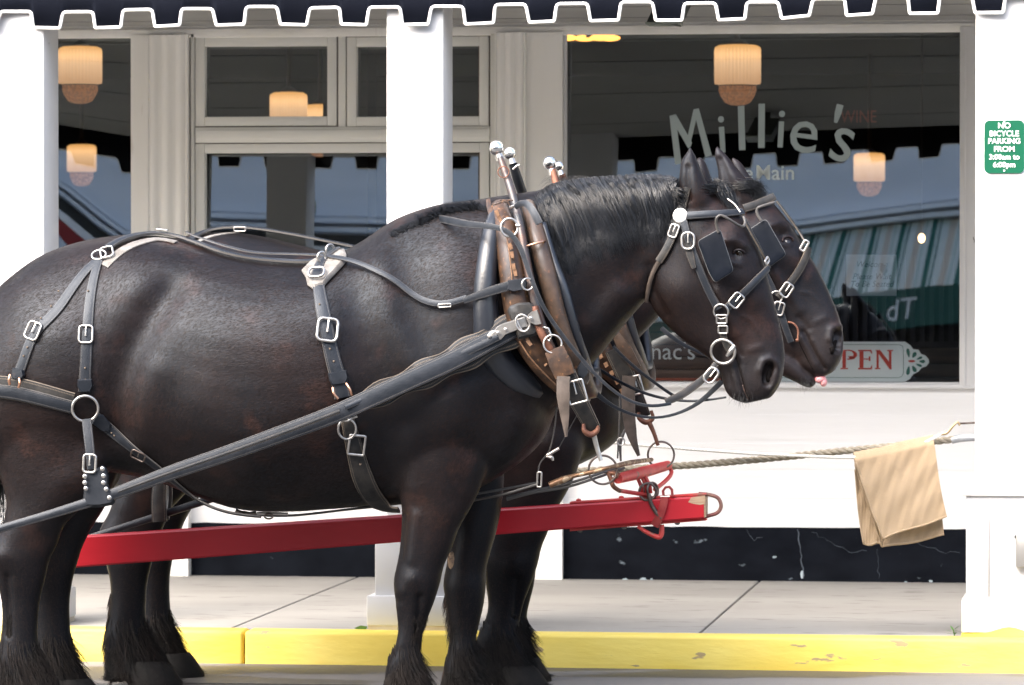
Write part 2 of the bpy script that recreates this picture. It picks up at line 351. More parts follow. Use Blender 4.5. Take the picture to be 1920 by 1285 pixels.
# columns standing on the kerb
YC = YK + .15
def column(px0, px1, ped=False):
    a = at(px0, 300, YC).x; b = at(px1, 300, YC).x; d = .25; zt_ = zc_ + .1
    m = MB(); m.box((a, YC, G0), (b, YC + d, zt_), bev=.004)
    m.box((a + .006, YC - .004, .3), (b - .006, YC + .01, zt_), bev=.002)
    c = obj('column', m, 'white_paint', shop)
    if ped:
        zc1 = Z(915, YC, 1850); m = MB(); m.box((a - .033, YC - .035, G0 + .15), (b + .033, YC + d + .035, zc1 - .03), bev=.004)
        mm = MB(); mm.box((a + .055, YC - .037, G0 + .16), (a + .058, YC - .034, zc1 - .12)); obj('board_joint', mm, 'gap_dark', c)
        obj('pedestal', m, 'white_paint', c)
        m = MB(); m.box((a - .048, YC - .05, zc1 - .03), (b + .048, YC + d + .05, zc1), bev=.005); obj('cap', m, 'white_paint', c)
        m = MB(); m.box((a - .05, YC - .045, G0 + .02), (b + .05, YC + d + .05, G0 + .15), bev=.006); obj('base', m, 'white_paint', c)
        P = [(a - .05, G0)] + [(a - .05 + (b - a + .1) * i / 14, G0 + .016 + .028 * math.exp(-((i - 8) / 3.0) ** 2)) for i in range(15)] + [(b + .05, G0)]
        m = MB(); m.prism([(x, YC - .049, z_) for x, z_ in P], (0, .05, 0)); obj('painted_foot', m, 'yellow_paint', c, smooth=False)
    else:
        zp1 = Z(968, YC, 700); m = MB(); m.box((a - .045, YC - .02, G0 + .14), (b + .03, YC + d + .02, zp1), bev=.005); obj('pedestal', m, 'white_paint', c)
        m = MB(); m.box((a - .075, YC - .04, G0 + .02), (b + .06, YC + d + .04, G0 + .14), bev=.006); obj('base', m, 'white_paint', c)
        m = MB(); m.box((a - .07, YC - .035, G0), (b + .055, YC + d + .035, G0 + .02)); obj('bare_foot', m, mat('bare_wood', (.55, .47, .36), .8, c2=(.68, .64, .56)), c)
    return c
column(-18, 82); column(725, 831); COLR = column(1829, 1938, True)
column(-1100, -1000); column(2930, 3040)

# awning with a scalloped valance
YA = YC - .035
def valance():
    cy = 118.5; xs0 = at(-2000, 20, YA).x; per = X(1185, YA, 20) - X(1185 - cy, YA, 20)
    # the phase: a tooth is centred at px 800-735=... (measured at px 455)
    ph = at(433 - 118.5 / 2, 20, YA).x                            # centre of one gap
    def zb(x): 
        px = 2100 + x / YA * FPX
        t = px / 1920; return CZ + (502 - (41 - 3 * t - 12 * max(0, t - .55) / .45)) * YA / FPX - .004 * math.sin(px / 97) 
    xs1 = at(3900, 20, YA).x; k0 = math.floor((xs0 - ph) / per); k1 = math.ceil((xs1 - ph) / per)
    edge = []; r_ = random.Random(5)
    gh = .068
    for k in range(k0, k1):
        c = ph + k * per + r_.uniform(-.004, .004); g = per * .268; zg = zb(c); s_ = r_.uniform(-.004, .004); gh_ = gh + r_.uniform(-.004, .004)
        for dx, dz in ((-1.11, 0), (-1.07, .004), (-1.05, .012), (-.98, gh_ * .62), (-.95, gh_ * .80), (-.89, gh_ * .93), (-.80, gh_ * .985), (-.66, gh_), (.66, gh_), (.80, gh_ * .985), (.89, gh_ * .93), (.95, gh_ * .80), (.98, gh_ * .62), (1.05, .012), (1.07, .004), (1.11, 0)):
            edge.append((c + g * dx + s_ * dz / gh, zg + dz))
    e2 = []
    for p, q in zip(edge[:-1], edge[1:]):
        k = max(1, int(abs(q[0] - p[0]) / .014)); e2 += [(p[0] + (q[0] - p[0]) * i / k, p[1] + (q[1] - p[1]) * i / k) for i in range(k)]
    edge = e2 + [edge[-1]]
    def wav(x): return .012 * math.sin(x * 7.1) + .006 * math.sin(x * 17)
    zt_ = CZ + 1.24
    m = MB(); n = len(edge)
    for x, z_ in edge: m.v.append((x, YA + wav(x) * (.4 + (zt_ - z_) * 3), z_))
    for x, z_ in edge: m.v.append((x, YA + wav(x) * .5 + .004, CZ + 1.075))
    for x, z_ in edge: m.v.append((x, YA, zt_))
    for i in range(n - 1):
        m.f += [(i, i + 1, n + i + 1, n + i), (n + i, n + i + 1, 2 * n + i + 1, 2 * n + i)]
    v = MB()
    v.v = m.v + [(x, y + .004, z_) for x, y, z_ in m.v]; N = 3 * n
    v.f = m.f + [tuple(N + i for i in reversed(f)) for f in m.f]
    for i in range(n - 1): v.f.append((i, N + i, N + i + 1, i + 1))
    pip = MB(); pip.tube([(x, YA + wav(x) * (.4 + (zt_ - z_) * 3) - .002, z_) for x, z_ in edge], .0066, 8)
    # sloping top
    t = MB(); X0, X1 = edge[0][0], edge[-1][0]; t.prism([(X0, YA, zt_), (X0, YA + .01, zt_ - .01), (X0, YK + .25, zt_ + .32), (X0, YK + .24, zt_ + .33)], (X1 - X0, 0, 0))
    return v, pip, t
v, pip, t = valance()
aw = obj('awning', t, 'navy_canvas', shop, smooth=False); obj('valance', v, 'navy_canvas', aw, angle=180); obj('piping', pip, 'white_piping', aw)

# room behind the glass
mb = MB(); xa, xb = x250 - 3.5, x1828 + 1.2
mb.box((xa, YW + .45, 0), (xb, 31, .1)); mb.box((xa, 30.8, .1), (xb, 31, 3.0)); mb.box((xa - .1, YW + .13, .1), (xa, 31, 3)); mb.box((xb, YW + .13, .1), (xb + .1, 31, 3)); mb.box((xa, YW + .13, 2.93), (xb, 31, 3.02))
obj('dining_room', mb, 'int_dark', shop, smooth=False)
# panelled booth back behind the big window, with slats above
mb = MB(); yb = YW + .42
x0_, x1_ = X(1218, yb), X(1797, yb)
for i, (p0, p1) in enumerate([(652, 681), (682.5, 706), (707.5, 735)]):
    mb.box((x0_ - 1.2, yb + .004 * (i % 2), Z(p1, yb, 1500)), (x1_ + .3, yb + .03, Z(p0, yb, 1500)), bev=.003)
obj('booth_panel', mb, 'int_wood', shop)
mb = MB()
for i in range(62):
    x = x0_ - 1.0 + i * .0445; mb.box((x, yb + .01, Z(655, yb, 1500)), (x + .022, yb + .03, Z(480, yb, 1500)))
mb.box((x0_ - 1.2, yb + .005, Z(650, yb, 1500)), (x1_ + .3, yb + .035, Z(641, yb, 1500)))
obj('booth_slat', mb, 'int_slat', shop, smooth=False)
mb = MB(); mb.box((X(606, YW + .5), YW + .5, .1), (X(690, YW + .5), YW + .75, 2.9)); obj('inner_post', mb, 'int_dark', shop, smooth=False)  # dark bar added inside, standing in for the left column's reflection

# ---------------------------------------------------------------- across the street (seen reflected)
M['opp_white'] = mat('opp_white', (.80, .84, .90), .6, c2=(.66, .71, .78), nscale=1.5, ndet=6, stretch=(.4, 1, 2.2), bump=.3, bscale=8)
M['opp_dark'] = mat('opp_dark', (.05, .05, .05), .7); M['opp_brick'] = mat('opp_brick', (.12, .06, .05), .8)
def stripemat():
    m = bpy.data.materials.new('striped_canvas'); m.use_nodes = True; n = m.node_tree.nodes; l = m.node_tree.links; b = n['Principled BSDF']; b.inputs['Roughness'].default_value = .8
    tc = n.new('ShaderNodeTexCoord'); sp = n.new('ShaderNodeSeparateXYZ'); l.new(tc.outputs['Object'], sp.inputs[0])
    fr = n.new('ShaderNodeMath'); fr.operation = 'MULTIPLY'; fr.inputs[1].default_value = 1 / .30; l.new(sp.outputs[0], fr.inputs[0])
    f2 = n.new('ShaderNodeMath'); f2.operation = 'FRACT'; l.new(fr.outputs[0], f2.inputs[0])
    cr = n.new('ShaderNodeValToRGB'); cr.color_ramp.interpolation = 'CONSTANT'; e = cr.color_ramp.elements
    e[0].position = 0; e[0].color = (.02, .13, .10, 1); e[1].position = .17; e[1].color = (.6, .64, .6, 1)
    for p, c in ((.24, (.02, .13, .10, 1)), (.30, (.6, .64, .6, 1)), (.52, (.55, .47, .38, 1)), (.72, (.6, .64, .6, 1)), (.80, (.3, .42, .38, 1)), (.84, (.6, .64, .6, 1))):
        q = e.new(p); q.color = c
    l.new(f2.outputs[0], cr.inputs[0]); l.new(cr.outputs[0], b.inputs['Base Color']); return m
M['striped_canvas'] = stripemat()
M['green_canvas'] = mat('green_canvas', (.02, .09, .07), .8); M['red_canvas'] = mat('red_canvas', (.30, .03, .03), .8)
opp = thing('opposite_building', 'pale two storey shop across the street with striped awning, reflected in the windows', 'building', (-6, -3, 0))
mb = MB(); mb.box((-22, -8, .1), (8, -3, 5.15)); obj('shop_wall', mb, 'opp_dark', opp, smooth=False)
mb = MB(); mb.box((-22, -8, 5.15), (8, -3.05, 10.5)); mb.box((-22, -3.0495, 5.37), (8, -2.98, 6.5)); obj('fascia', mb, 'opp_white', opp, smooth=False)
mb = MB()
for z_, d in ((5.15, .16), (5.23, .24), (5.31, .12), (6.5, .3), (6.58, .18)): mb.box((-22, -3.05, z_), (8, -2.97 + d, z_ + .05))
obj('cornice', mb, 'opp_white', opp, smooth=False)
for k in range(9): mb = MB(); mb.box((-21 + k * 3.2, -3.06, 7.2), (-19.7 + k * 3.2, -2.99, 9.2)); obj('upper_window', mb, 'opp_dark', opp, smooth=False)
XS = -7.0
mb = MB(); mb.prism([(XS, -2.97, 5.14), (XS, -1.75, 4.30), (XS, -1.77, 4.28), (XS, -2.97, 5.11)], (8 - XS, 0, 0)); a2 = obj('striped_awning', mb, 'striped_canvas', opp, smooth=False)
mb = MB(); mb.box((XS, -1.77, 3.95), (8, -1.75, 4.29)); obj('valance', mb, 'green_canvas', a2, smooth=False)
mb = MB(); put_text(mb, 'Tb', .26, (0, 0, 0)); mb.v = [(-p[0] - 1.95, -1.735 - p[1], p[2] + 4.03) for p in mb.v]; obj('lettering', mb, 'white_piping', a2, smooth=False)
mb = MB(); mb.box((-22, -2.75, 4.82), (XS - .1, -2.2, 4.91)); obj('awning_board', mb, 'white_piping', opp, smooth=False)
mb = MB(); mw = MB()
for k in range(34): (mb if k % 2 else mw).box((-22 + k * .42, -2.24, 4.5), (-22 + (k + 1) * .42, -2.2, 4.818))
obj('red_valance', mb, 'red_canvas', opp, smooth=False); obj('white_valance', mw, 'opp_white', opp, smooth=False)
sg = thing('hanging_sign', 'round painted sign hanging on a chain across the street, seen reflected in the door glass', 'sign', (-8.05, -1.9, 5.0))
sgn = MB(); sgn.lathe((0, 0, 0), [(.24, .02), (.25, 0), (.24, -.02)], 32); sgn.v = [(p[0] - 8.05, -1.9 + p[2], 5.25 + p[1]) for p in sgn.v]
obj('board', sgn, mat('sign_green', (.03, .10, .12), .5, c2=(.30, .26, .05), nscale=9), sg)
sgn = MB(); sgn.tube([(-8.05, -1.9, 5.49), (-8.2, -1.95, 6.0), (-8.35, -2.9, 6.55)], .012, 6); obj('chain', sgn, 'opp_dark', sg)

# ---------------------------------------------------------------- pendant lamps inside
def lampmat():
    m = bpy.data.materials.new('lamp_glass'); m.use_nodes = True; n = m.node_tree.nodes; l = m.node_tree.links; b = n['Principled BSDF']
    b.inputs['Base Color'].default_value = (.6, .45, .28, 1); b.inputs['Roughness'].default_value = .4
    tc = n.new('ShaderNodeTexCoord'); sp = n.new('ShaderNodeSeparateXYZ'); l.new(tc.outputs['Generated'], sp.inputs[0])
    cr = n.new('ShaderNodeValToRGB'); e = cr.color_ramp.elements; e[0].position = .05; e[0].color = (.38, .21, .105, 1); e[1].position = .95; e[1].color = (.58, .29, .09, 1)
    q = e.new(.5); q.color = (.56, .34, .18, 1); q = e.new(.75); q.color = (.80, .45, .20, 1)
    l.new(sp.outputs[2], cr.inputs[0]); l.new(cr.outputs[0], b.inputs['Emission Color']); b.inputs['Emission Strength'].default_value = .50
    a = n.new('ShaderNodeMath'); a.operation = 'ARCTAN2'; s1 = n.new('ShaderNodeVectorMath'); s1.operation = 'SUBTRACT'; s1.inputs[1].default_value = (.5, .5, 0); l.new(tc.outputs['Generated'], s1.inputs[0])
    s2 = n.new('ShaderNodeSeparateXYZ'); l.new(s1.outputs[0], s2.inputs[0]); l.new(s2.outputs[0], a.inputs[0]); l.new(s2.outputs[1], a.inputs[1])
    k = n.new('ShaderNodeMath'); k.operation = 'MULTIPLY'; k.inputs[1].default_value = 40; l.new(a.outputs[0], k.inputs[0]); si = n.new('ShaderNodeMath'); si.operation = 'SINE'; l.new(k.outputs[0], si.inputs[0])
    mr = n.new('ShaderNodeMapRange'); mr.inputs[1].default_value = -1; mr.inputs[2].default_value = 1; mr.inputs[3].default_value = .32; mr.inputs[4].default_value = .44; l.new(si.outputs[0], mr.inputs[0]); l.new(mr.outputs[0], b.inputs['Emission Strength'])
    return m
M['lamp_glass'] = lampmat()
M['lamp_bowl'] = mat('lamp_bowl', (.45, .25, .12), .5, emit=(1, .42, .18), estr=.05, c2=(.12, .07, .04), nscale=60, thr=(.45, .55), bump=.5)
M['lamp_metal'] = mat('lamp_metal', (.05, .035, .025), .4, .6)
def pendant(px, ptop, pbot, wpx, Y, label, bowl=True, estr=None):
    a = at(px, ptop, Y); b = at(px, pbot, Y); r = wpx / 2 * Y / FPX; h = a.z - b.z
    t = thing('pendant_lamp', label, 'lamp', (a.x, a.y, b.z), 'ribbed glass lamps inside the shop')
    m = MB(); m.lathe((a.x, a.y, b.z), [(r * .45, h), (r * .8, h * .985), (r * .97, h * .93), (r, h * .86), (r, h * .08), (r * .98, 0), (r * .82, -h * .01), (r * .80, -h * .02)], 96, .012, 30)
    obj('shade', m, 'lamp_glass', t)
    if bowl:
        m = MB(); m.lathe((a.x, a.y, b.z - h * .05), [(r * .8, 0), (r * .82, -h * .12), (r * .74, -h * .25), (r * .55, -h * .42), (r * .3, -h * .48), (r * .1, -h * .49)], 40); obj('bowl', m, 'lamp_bowl', t)
        m = MB(); m.lathe((a.x, a.y, b.z - h * .045), [(r * .84, h * .02), (r * .84, -h * .01)], 40); obj('band', m, 'lamp_metal', t)
    m = MB(); m.tube([(a.x, a.y, a.z - .01), (a.x, a.y, 2.93)], .012, 8); m.lathe((a.x, a.y, a.z), [(.015, .03), (r * .4, .012), (r * .45, -.004)], 20); obj('rod', m, 'lamp_metal', t)
pendant(1383, 84, 158, 87, 23.0, 'large ribbed glowing lamp above the M of the window lettering')
pendant(150, 87, 157, 84, 22.6, 'large ribbed glowing lamp behind the narrow left window, high up')
pendant(153, 271, 322, 56, 27.4, 'smaller lamp low in the narrow left window, under the large one')
pendant(541, 173, 240, 71, 24.5, 'ribbed lamp cut off by the bottom of the left transom window')
pendant(600, 196, 260, 60, 26.8, 'lamp in the corner of the left transom window, partly behind its frame')
pendant(1630, 287, 340, 58, 28.0, 'lamp deep in the room to the right of the window lettering')
M['bulb'] = mat('bulb', (1, .8, .5), .4, emit=(1, .66, .30), estr=1.6)
c = at(1728, 447, 25); t = thing('bulb_lamp', 'small bare glowing bulb at the right of the big window', 'lamp', (c.x, c.y, c.z))
m = MB(); m.sphere(c, .020, sc=(1, 1, 1.35)); obj('bulb', m, 'bulb', t); m = MB(); m.tube([(c.x, c.y, c.z + .03), (c.x, c.y, 2.93)], .004, 6); obj('cord', m, 'lamp_metal', t)
c = at(1105, 71, 24.5); t = thing('ceiling_light', 'amber glass ceiling light at the top left corner of the big window', 'lamp', (c.x, c.y, c.z))
for k, dx in enumerate((-.13, -.03, .06, .11)):
    m = MB(); m.sphere((c.x + dx, c.y + .05 * (k % 2), c.z), .05, sc=(1.2, 1, .35)); obj('glass_dish', m, mat('amber', (.8, .4, .1), .4, emit=(1, .42, .08), estr=.9), t)
m = MB(); m.tube([(c.x, c.y, c.z), (c.x, c.y, 2.93)], .02, 8); m.box((c.x - .15, c.y - .02, c.z + .015), (c.x + .14, c.y + .02, c.z + .03)); obj('fixture', m, 'lamp_metal', t)

# dark flood light under the porch ceiling
c = at(1256, 26, YK + .75); t = thing('porch_light', 'black flood light under the porch ceiling behind the valance', 'light', (c.x, c.y, c.z))
m = MB(); m.prism([(c.x - .095, c.y, c.z - .032), (c.x + .03, c.y, c.z - .045), (c.x + .075, c.y, c.z + .05), (c.x - .05, c.y, c.z + .062)], (0, .16, 0)); m.box((c.x - .01, c.y + .06, c.z + .04), (c.x + .02, c.y + .10, zc_)); obj('housing', m, 'bracket', t)
m = MB(); m.box((c.x - .1, c.y - .006, c.z - .042), (c.x + .035, c.y + .165, c.z - .034)); obj('lens', m, mat('lens', (.35, .38, .33), .2), t)

# ---------------------------------------------------------------- window lettering, signs
M['vinyl'] = mat('vinyl', (.36, .43, .44), .6)
t = thing('window_lettering', "pale grey painted letters Millie's arched across the big window", 'sign', at(1425, 300, YW - .02))
YL = YW + .025 - .0035
def lean(p):
    xa_, xb_, Y_, zc0, tl, tr = PANES[1060]
    return (p[0], p[1] + math.tan(R(tl + (tr - tl) * (p[0] - xa_) / (xb_ - xa_))) * (p[2] - zc0), p[2])
def letter(ch, px, py, hpx, rot, sx=1):
    m = MB(); c = at(px, py, YL); put_text(m, ch, hpx * YL / FPX / .729, (c.x, c.y, c.z), R(rot), sx, depth=.0012, offset=.001 if ch != 'M' else .001)
    m.v = [lean(p) for p in m.v]; obj('letter', m, 'vinyl', t, smooth=False)
m = MB()
for q in ([(1254, 217), (1265, 214), (1277, 306), (1265, 309)], [(1254, 217), (1266, 214), (1297, 268), (1291, 281)], [(1291, 281), (1286, 266), (1299, 205), (1309, 203)], [(1299, 205), (1309, 203), (1334, 291), (1322, 295)]):
    m.prism([at(x, y, YL) for x, y in q], (0, .0015, 0)); 
m.v = [lean(p) for p in m.v]; obj('letter', m, 'vinyl', t, smooth=False)
letter('i', 1355, 286, 78, 4, .95); letter('l', 1391, 281, 88, 2, 1.05); letter('l', 1427, 277, 88, 0, 1.05)
letter('i', 1462, 276, 78, -3, .95); letter('e', 1502, 285, 92, -8, 1.0); letter("'", 1551, 290, 98, -14, 1.0); letter('s', 1571, 301, 98, -15, .95)
t2 = thing('window_caption', 'small pale letters reading e Main beneath the large lettering', 'sign', at(1450, 330, YW - .02))
for tx_, px_, nm_ in (('e', 1403, 'letter'), ('Main', 1453, 'word')):
    m = MB(); c = at(px_, 337, YL); put_text(m, tx_, 29 * YL / FPX / .729, (c.x, c.y, c.z), 0, .98, depth=.0012, offset=.0008); m.v = [lean(p) for p in m.v]; obj(nm_, m, mat('caption_vinyl', (.62, .68, .68), .6), t2, smooth=False)

def disc_sign(): pass
# notice in the window
c = at(1634, 517, YW + .06); t = thing('paper_notice', 'pale paper notice Please Wait To Be Seated hanging in the big window', 'sign', c)
a = at(1587, 478, YW + .06); b = at(1681, 555, YW + .06); m = MB(); m.box((a.x, a.y, b.z), (b.x, a.y + .004, a.z)); obj('paper', m, mat('paper', (.42, .46, .52), .7), t, smooth=False)
m = MB()
for s_, py, sz in (('Welcome', 501, 13), ('Please Wait', 524, 13), ('To Be Seated', 538, 13)):
    p = at(1634, py, YW + .058); put_text(m, s_, sz * YW / FPX / .8, (p.x, p.y, p.z), 0, .92, shear=.3, depth=.0006)
obj('lettering', m, mat('ink', (.04, .05, .07), .6), t, smooth=False)
m = MB(); p = at(1657, 505, YW + .056); m.prism([(p.x - .014, p.y, p.z + .03), (p.x + .012, p.y, p.z + .018), (p.x + .016, p.y, p.z - .01), (p.x + .004, p.y, p.z - .03), (p.x - .016, p.y, p.z - .008)], (0, .002, 0)); obj('leaf_print', m, 'int_slat', t, smooth=False)
p = at(1610, 230, YW + 1.2); m = MB(); put_text(m, 'WINE', 24 * (YW + 1.2) / FPX / .729, p, 0, .8, depth=.001)
o = obj('wine_sign', m, mat('dim_red', (.20, .05, .03), .6, emit=(.5, .08, .03), estr=.02)); tag(o, 'dim red letters WINE deep inside the dark window', 'sign')
# framed board with ...nac's
t = thing('wooden_board', "brown plank sign with red frame and letters nac's behind the horses' reins", 'sign', at(1280, 717, YW + .08))
Yb = YW + .04; a = at(1204, 600, Yb); b = at(1352, 716, Yb); m = MB()
for k in range(5):
    z0 = b.z + (a.z - b.z) * k / 5; m.box((a.x + .03, Yb, z0 + .002), (b.x, Yb + .02, z0 + (a.z - b.z) / 5 - .002), bev=.002)
obj('board', m, mat('plank_wood', (.15, .085, .055), .5, c2=(.07, .042, .030), nscale=5, stretch=(.5, 1, 6), bump=.3), t)
m = MB(); m.box((a.x, Yb - .01, b.z), (a.x + .028, Yb + .02, a.z)); m.box((a.x + .0285, Yb - .009, b.z), (b.x, Yb + .019, b.z + .016)); obj('frame', m, mat('red_wood', (.42, .10, .05), .5), t, smooth=False)
m = MB(); p = at(1262, 674, Yb - .004); put_text(m, "nac's", 33 * Yb / FPX / .729, p, 0, .98, depth=.002); obj('letters', m, mat('sign_white', (.88, .92, .92), .6), t, smooth=False)

# OPEN sign
YO = YW + .012
t = thing('open_sign', 'pale plaque reading OPEN in red with a green leaf ornament at its end', 'sign', at(1620, 720, YO))
def poly_px(P, Y): return [at(x, y, Y) for x, y in P]
cr_ = [(1440, 641), (1697, 641), (1707, 648), (1712, 655), (1722, 656), (1727, 664), (1735, 667), (1741, 674), (1742, 680), (1737, 687), (1728, 690), (1722, 697), (1712, 702), (1706, 711), (1697, 716), (1697, 721), (1440, 720)]
m = MB(); m.prism(poly_px(cr_, YO), (0, .012, 0)); obj('plaque', m, mat('plaque', (.90, .96, .95), .5, c2=(.84, .91, .92), nscale=4), t, smooth=False)
def serif(P): 
    m = MB()
    for q in P: m.prism(poly_px(q, YO - .003), (0, .0025, 0))
    return m
def bar(x0, y0, x1, y1): return [(x0, y0), (x1, y0), (x1, y1), (x0, y1)]
def arc(cx, cy, rx, ry, a0, a1, w0, n=10):
    o_ = [(cx + rx * math.cos(R(a0 + (a1 - a0) * i / n)), cy - ry * math.sin(R(a0 + (a1 - a0) * i / n))) for i in range(n + 1)]
    i_ = [(cx + (rx - w0 * math.sin(math.pi * (i / n) * .9 + .15)) * math.cos(R(a0 + (a1 - a0) * i / n)), cy - (ry - 2.2) * math.sin(R(a0 + (a1 - a0) * i / n))) for i in range(n + 1)]
    return [[o_[i], o_[i + 1], i_[i + 1], i_[i]] for i in range(n)]
P_ = [bar(1579.5, 659, 1586, 690), bar(1576, 690.2, 1590, 692.5), bar(1577, 656.5, 1588, 658.8)] + arc(1590, 665.5, 17, 9.5, 95, -95, 7) + [[(1590, 668), (1600, 668), (1603, 673), (1594, 675)]]
E_ = [bar(1611.5, 659, 1619, 690), bar(1609, 690.2, 1635, 693), bar(1609, 656.3, 1634, 658.8), [(1632, 690), (1635, 684), (1635.5, 690)], [(1631, 659), (1635.5, 659), (1635.2, 664)], bar(1619.2, 672.5, 1630, 674.5), [(1629, 669), (1632, 668), (1632, 677), (1629, 677)]]
N_ = [bar(1643.5, 659, 1647.5, 690), bar(1640.5, 690.2, 1650.5, 692.5), [(1641, 656.5), (1650, 656.5), (1671.5, 684), (1671.5, 693), (1668.5, 693), (1647.6, 664)], bar(1666.8, 659, 1671.4, 683), bar(1663.5, 656.5, 1674.5, 658.8)]
O_ = arc(1552, 674.5, 17, 18.5, 0, 180, 7, 14) + arc(1552, 674.5, 17, 18.5, 180, 360, 7, 14)
for L_ in (O_, P_, E_, N_): obj('letter', serif(L_), mat('sign_red', (.62, .06, .035), .5), t, smooth=False)
m = MB(); m.tube(poly_px([(1450, 646), (1686, 646.5), (1692, 649), (1694, 655), (1694, 700), (1691, 706), (1685, 708.5), (1450, 708)], YO - .002), .0011, 6); obj('border_line', m, mat('sign_green2', (.03, .17, .13), .5), t)
m = MB()
for x, y, a_, l_, w_ in ((1703, 662, 100, 17, 6), (1714, 666, 60, 12, 7), (1724, 672, 25, 11, 4.5), (1729, 678, 0, 11, 6), (1723, 685, -22, 12, 4.5), (1714, 692, -60, 13, 7), (1703, 695, -100, 17, 6.5)):
    q = [(x + l_ / 2 * math.cos(t_) * math.cos(R(a_)) - w_ / 2 * math.sin(t_) * math.sin(R(a_)) * (1 + .4 * math.cos(t_)), y - l_ / 2 * math.cos(t_) * math.sin(R(a_)) - w_ / 2 * math.sin(t_) * math.cos(R(a_)) * (1 + .4 * math.cos(t_))) for t_ in [2 * math.pi * i / 16 for i in range(16)]]
    m.prism(poly_px(q, YO - .003), (0, .0025, 0))
obj('leaf_ornament', m, 'sign_green2' if 'sign_green2' in M else MATS['sign_green2'], t, smooth=False)
m = MB(); m.prism(poly_px([(1709.5 + 6.5 * math.cos(q), 677.5 + 2.3 * math.sin(q)) for q in [2 * math.pi * i / 16 for i in range(16)]], YO - .003), (0, .0025, 0)); obj('ornament_centre', m, MATS['sign_red'], t, smooth=False)

# parking sign on the right column
YS = YC - .012
t = thing('parking_sign', 'small green metal sign NO BICYCLE PARKING on the white right column', 'sign', at(1883, 325, YS))
a = at(1845.5, 226, YS); b = at(1920.5, 325, YS)
q = []; r_ = .021
for cx, cz, s0 in ((b.x - r_, a.z - r_, 0), (a.x + r_, a.z - r_, 90), (a.x + r_, b.z + r_, 180), (b.x - r_, b.z + r_, 270)):
    q += [(cx + r_ * math.cos(R(s0 + 15 * i)), YS, cz + r_ * math.sin(R(s0 + 15 * i))) for i in range(7)]
m = MB(); m.prism(q, (0, .003, 0)); obj('plate', m, mat('sign_plate', (.0, .085, .042), .35), t, smooth=False)
m = MB()
for s_, py, hp, sx in (('NO', 240.5, 10.5, 1.05), ('BICYCLE', 255.5, 10.5, 1.0), ('PARKING', 269.5, 10.5, 1.0), ('FROM', 284.5, 10.5, 1.02), ('3:00am to', 299, 10, 1.02), ('6:00pm', 313.5, 10, 1.02)):
    p = at(1883, py, YS - .0018); put_text(m, s_, hp * YS / FPX / .729, p, 0, sx, depth=.0006, offset=.0006)
obj('lettering', m, 'white_piping', t, smooth=False)
m = MB(); 
for py in (229.5, 320.5):
    p = at(1883, py, YS - .001); m.sphere(p, .004, 12, 8, (1, .5, 1))
obj('screw', m, 'white_piping', t)
# small metal outlet box on the pedestal
p0 = at(1905, 1000, YC - .045); p1 = at(1945, 1064, YC - .045); t = thing('outlet_box', 'small grey metal outlet cover on the pedestal of the right column', 'box', (p0.x, p0.y, p1.z))
m = MB(); m.box((p0.x, YC - .075, p1.z), (p1.x, YC - .035, p0.z), bev=.008); obj('cover', m, mat('zinc', (.45, .44, .42), .4, .7), t)
m = MB(); m.box((p0.x - .006, YC - .05, p0.z - .02), (p0.x + .002, YC - .038, p0.z - .008)); obj('hinge', m, 'bracket', t)
# ================================================================== HORSES
def xz(px, py, Y): p = at(px, py, Y); return p.x, p.z
def loft(mb, st, Y, seg=36, sub=5, e=.85):
    """st: rows (px_a, py_a, px_b, py_b, half width m, y offset m, taper, exponent): section from point a to point b, closed at both ends"""
    rows = []
    for r_ in st:
        r_ = tuple(r_) + (0, 0, e)[len(r_) - 5:]
        Yp = Y + r_[5]; a = xz(r_[0], r_[1], Yp); b = xz(r_[2], r_[3], Yp); rows.append((*a, *b, r_[4], r_[5], r_[6], r_[7]))
    rows = catmull(rows, sub); vs = []; n = len(rows)
    for ax, az, bx, bz, w_, yo, k, ex in rows:
        cx, cz = (ax + bx) / 2, (az + bz) / 2
        for i in range(seg):
            t = 2 * math.pi * i / seg; c, s_ = math.cos(t), math.sin(t)
            vs.append((cx + (ax - cx) * c, Y + yo + w_ * math.copysign(abs(s_) ** ex, s_) * (1 + k * c), cz + (az - cz) * c))
    fs = [(i * seg + k, i * seg + (k + 1) % seg, (i + 1) * seg + (k + 1) % seg, (i + 1) * seg + k) for i in range(n - 1) for k in range(seg)]
    fs += [tuple(range(seg)), tuple((n - 1) * seg + k for k in range(seg))[::-1]]
    mb.add(vs, fs)

def voxel(mb, size):
    me = bpy.data.meshes.new('t'); me.from_pydata(mb.v, [], mb.f); me.validate()
    bm = bmesh.new(); bm.from_mesh(me)
    bmesh.ops.recalc_face_normals(bm, faces=bm.faces[:]); bm.to_mesh(me); bm.free()
    o = bpy.data.objects.new('t', me); COL.objects.link(o)
    md = o.modifiers.new('r', 'REMESH'); md.mode = 'VOXEL'; md.voxel_size = size
    dg = bpy.context.evaluated_depsgraph_get(); m2 = bpy.data.meshes.new_from_object(o.evaluated_get(dg))
    bpy.data.objects.remove(o); bpy.data.meshes.remove(me); return m2

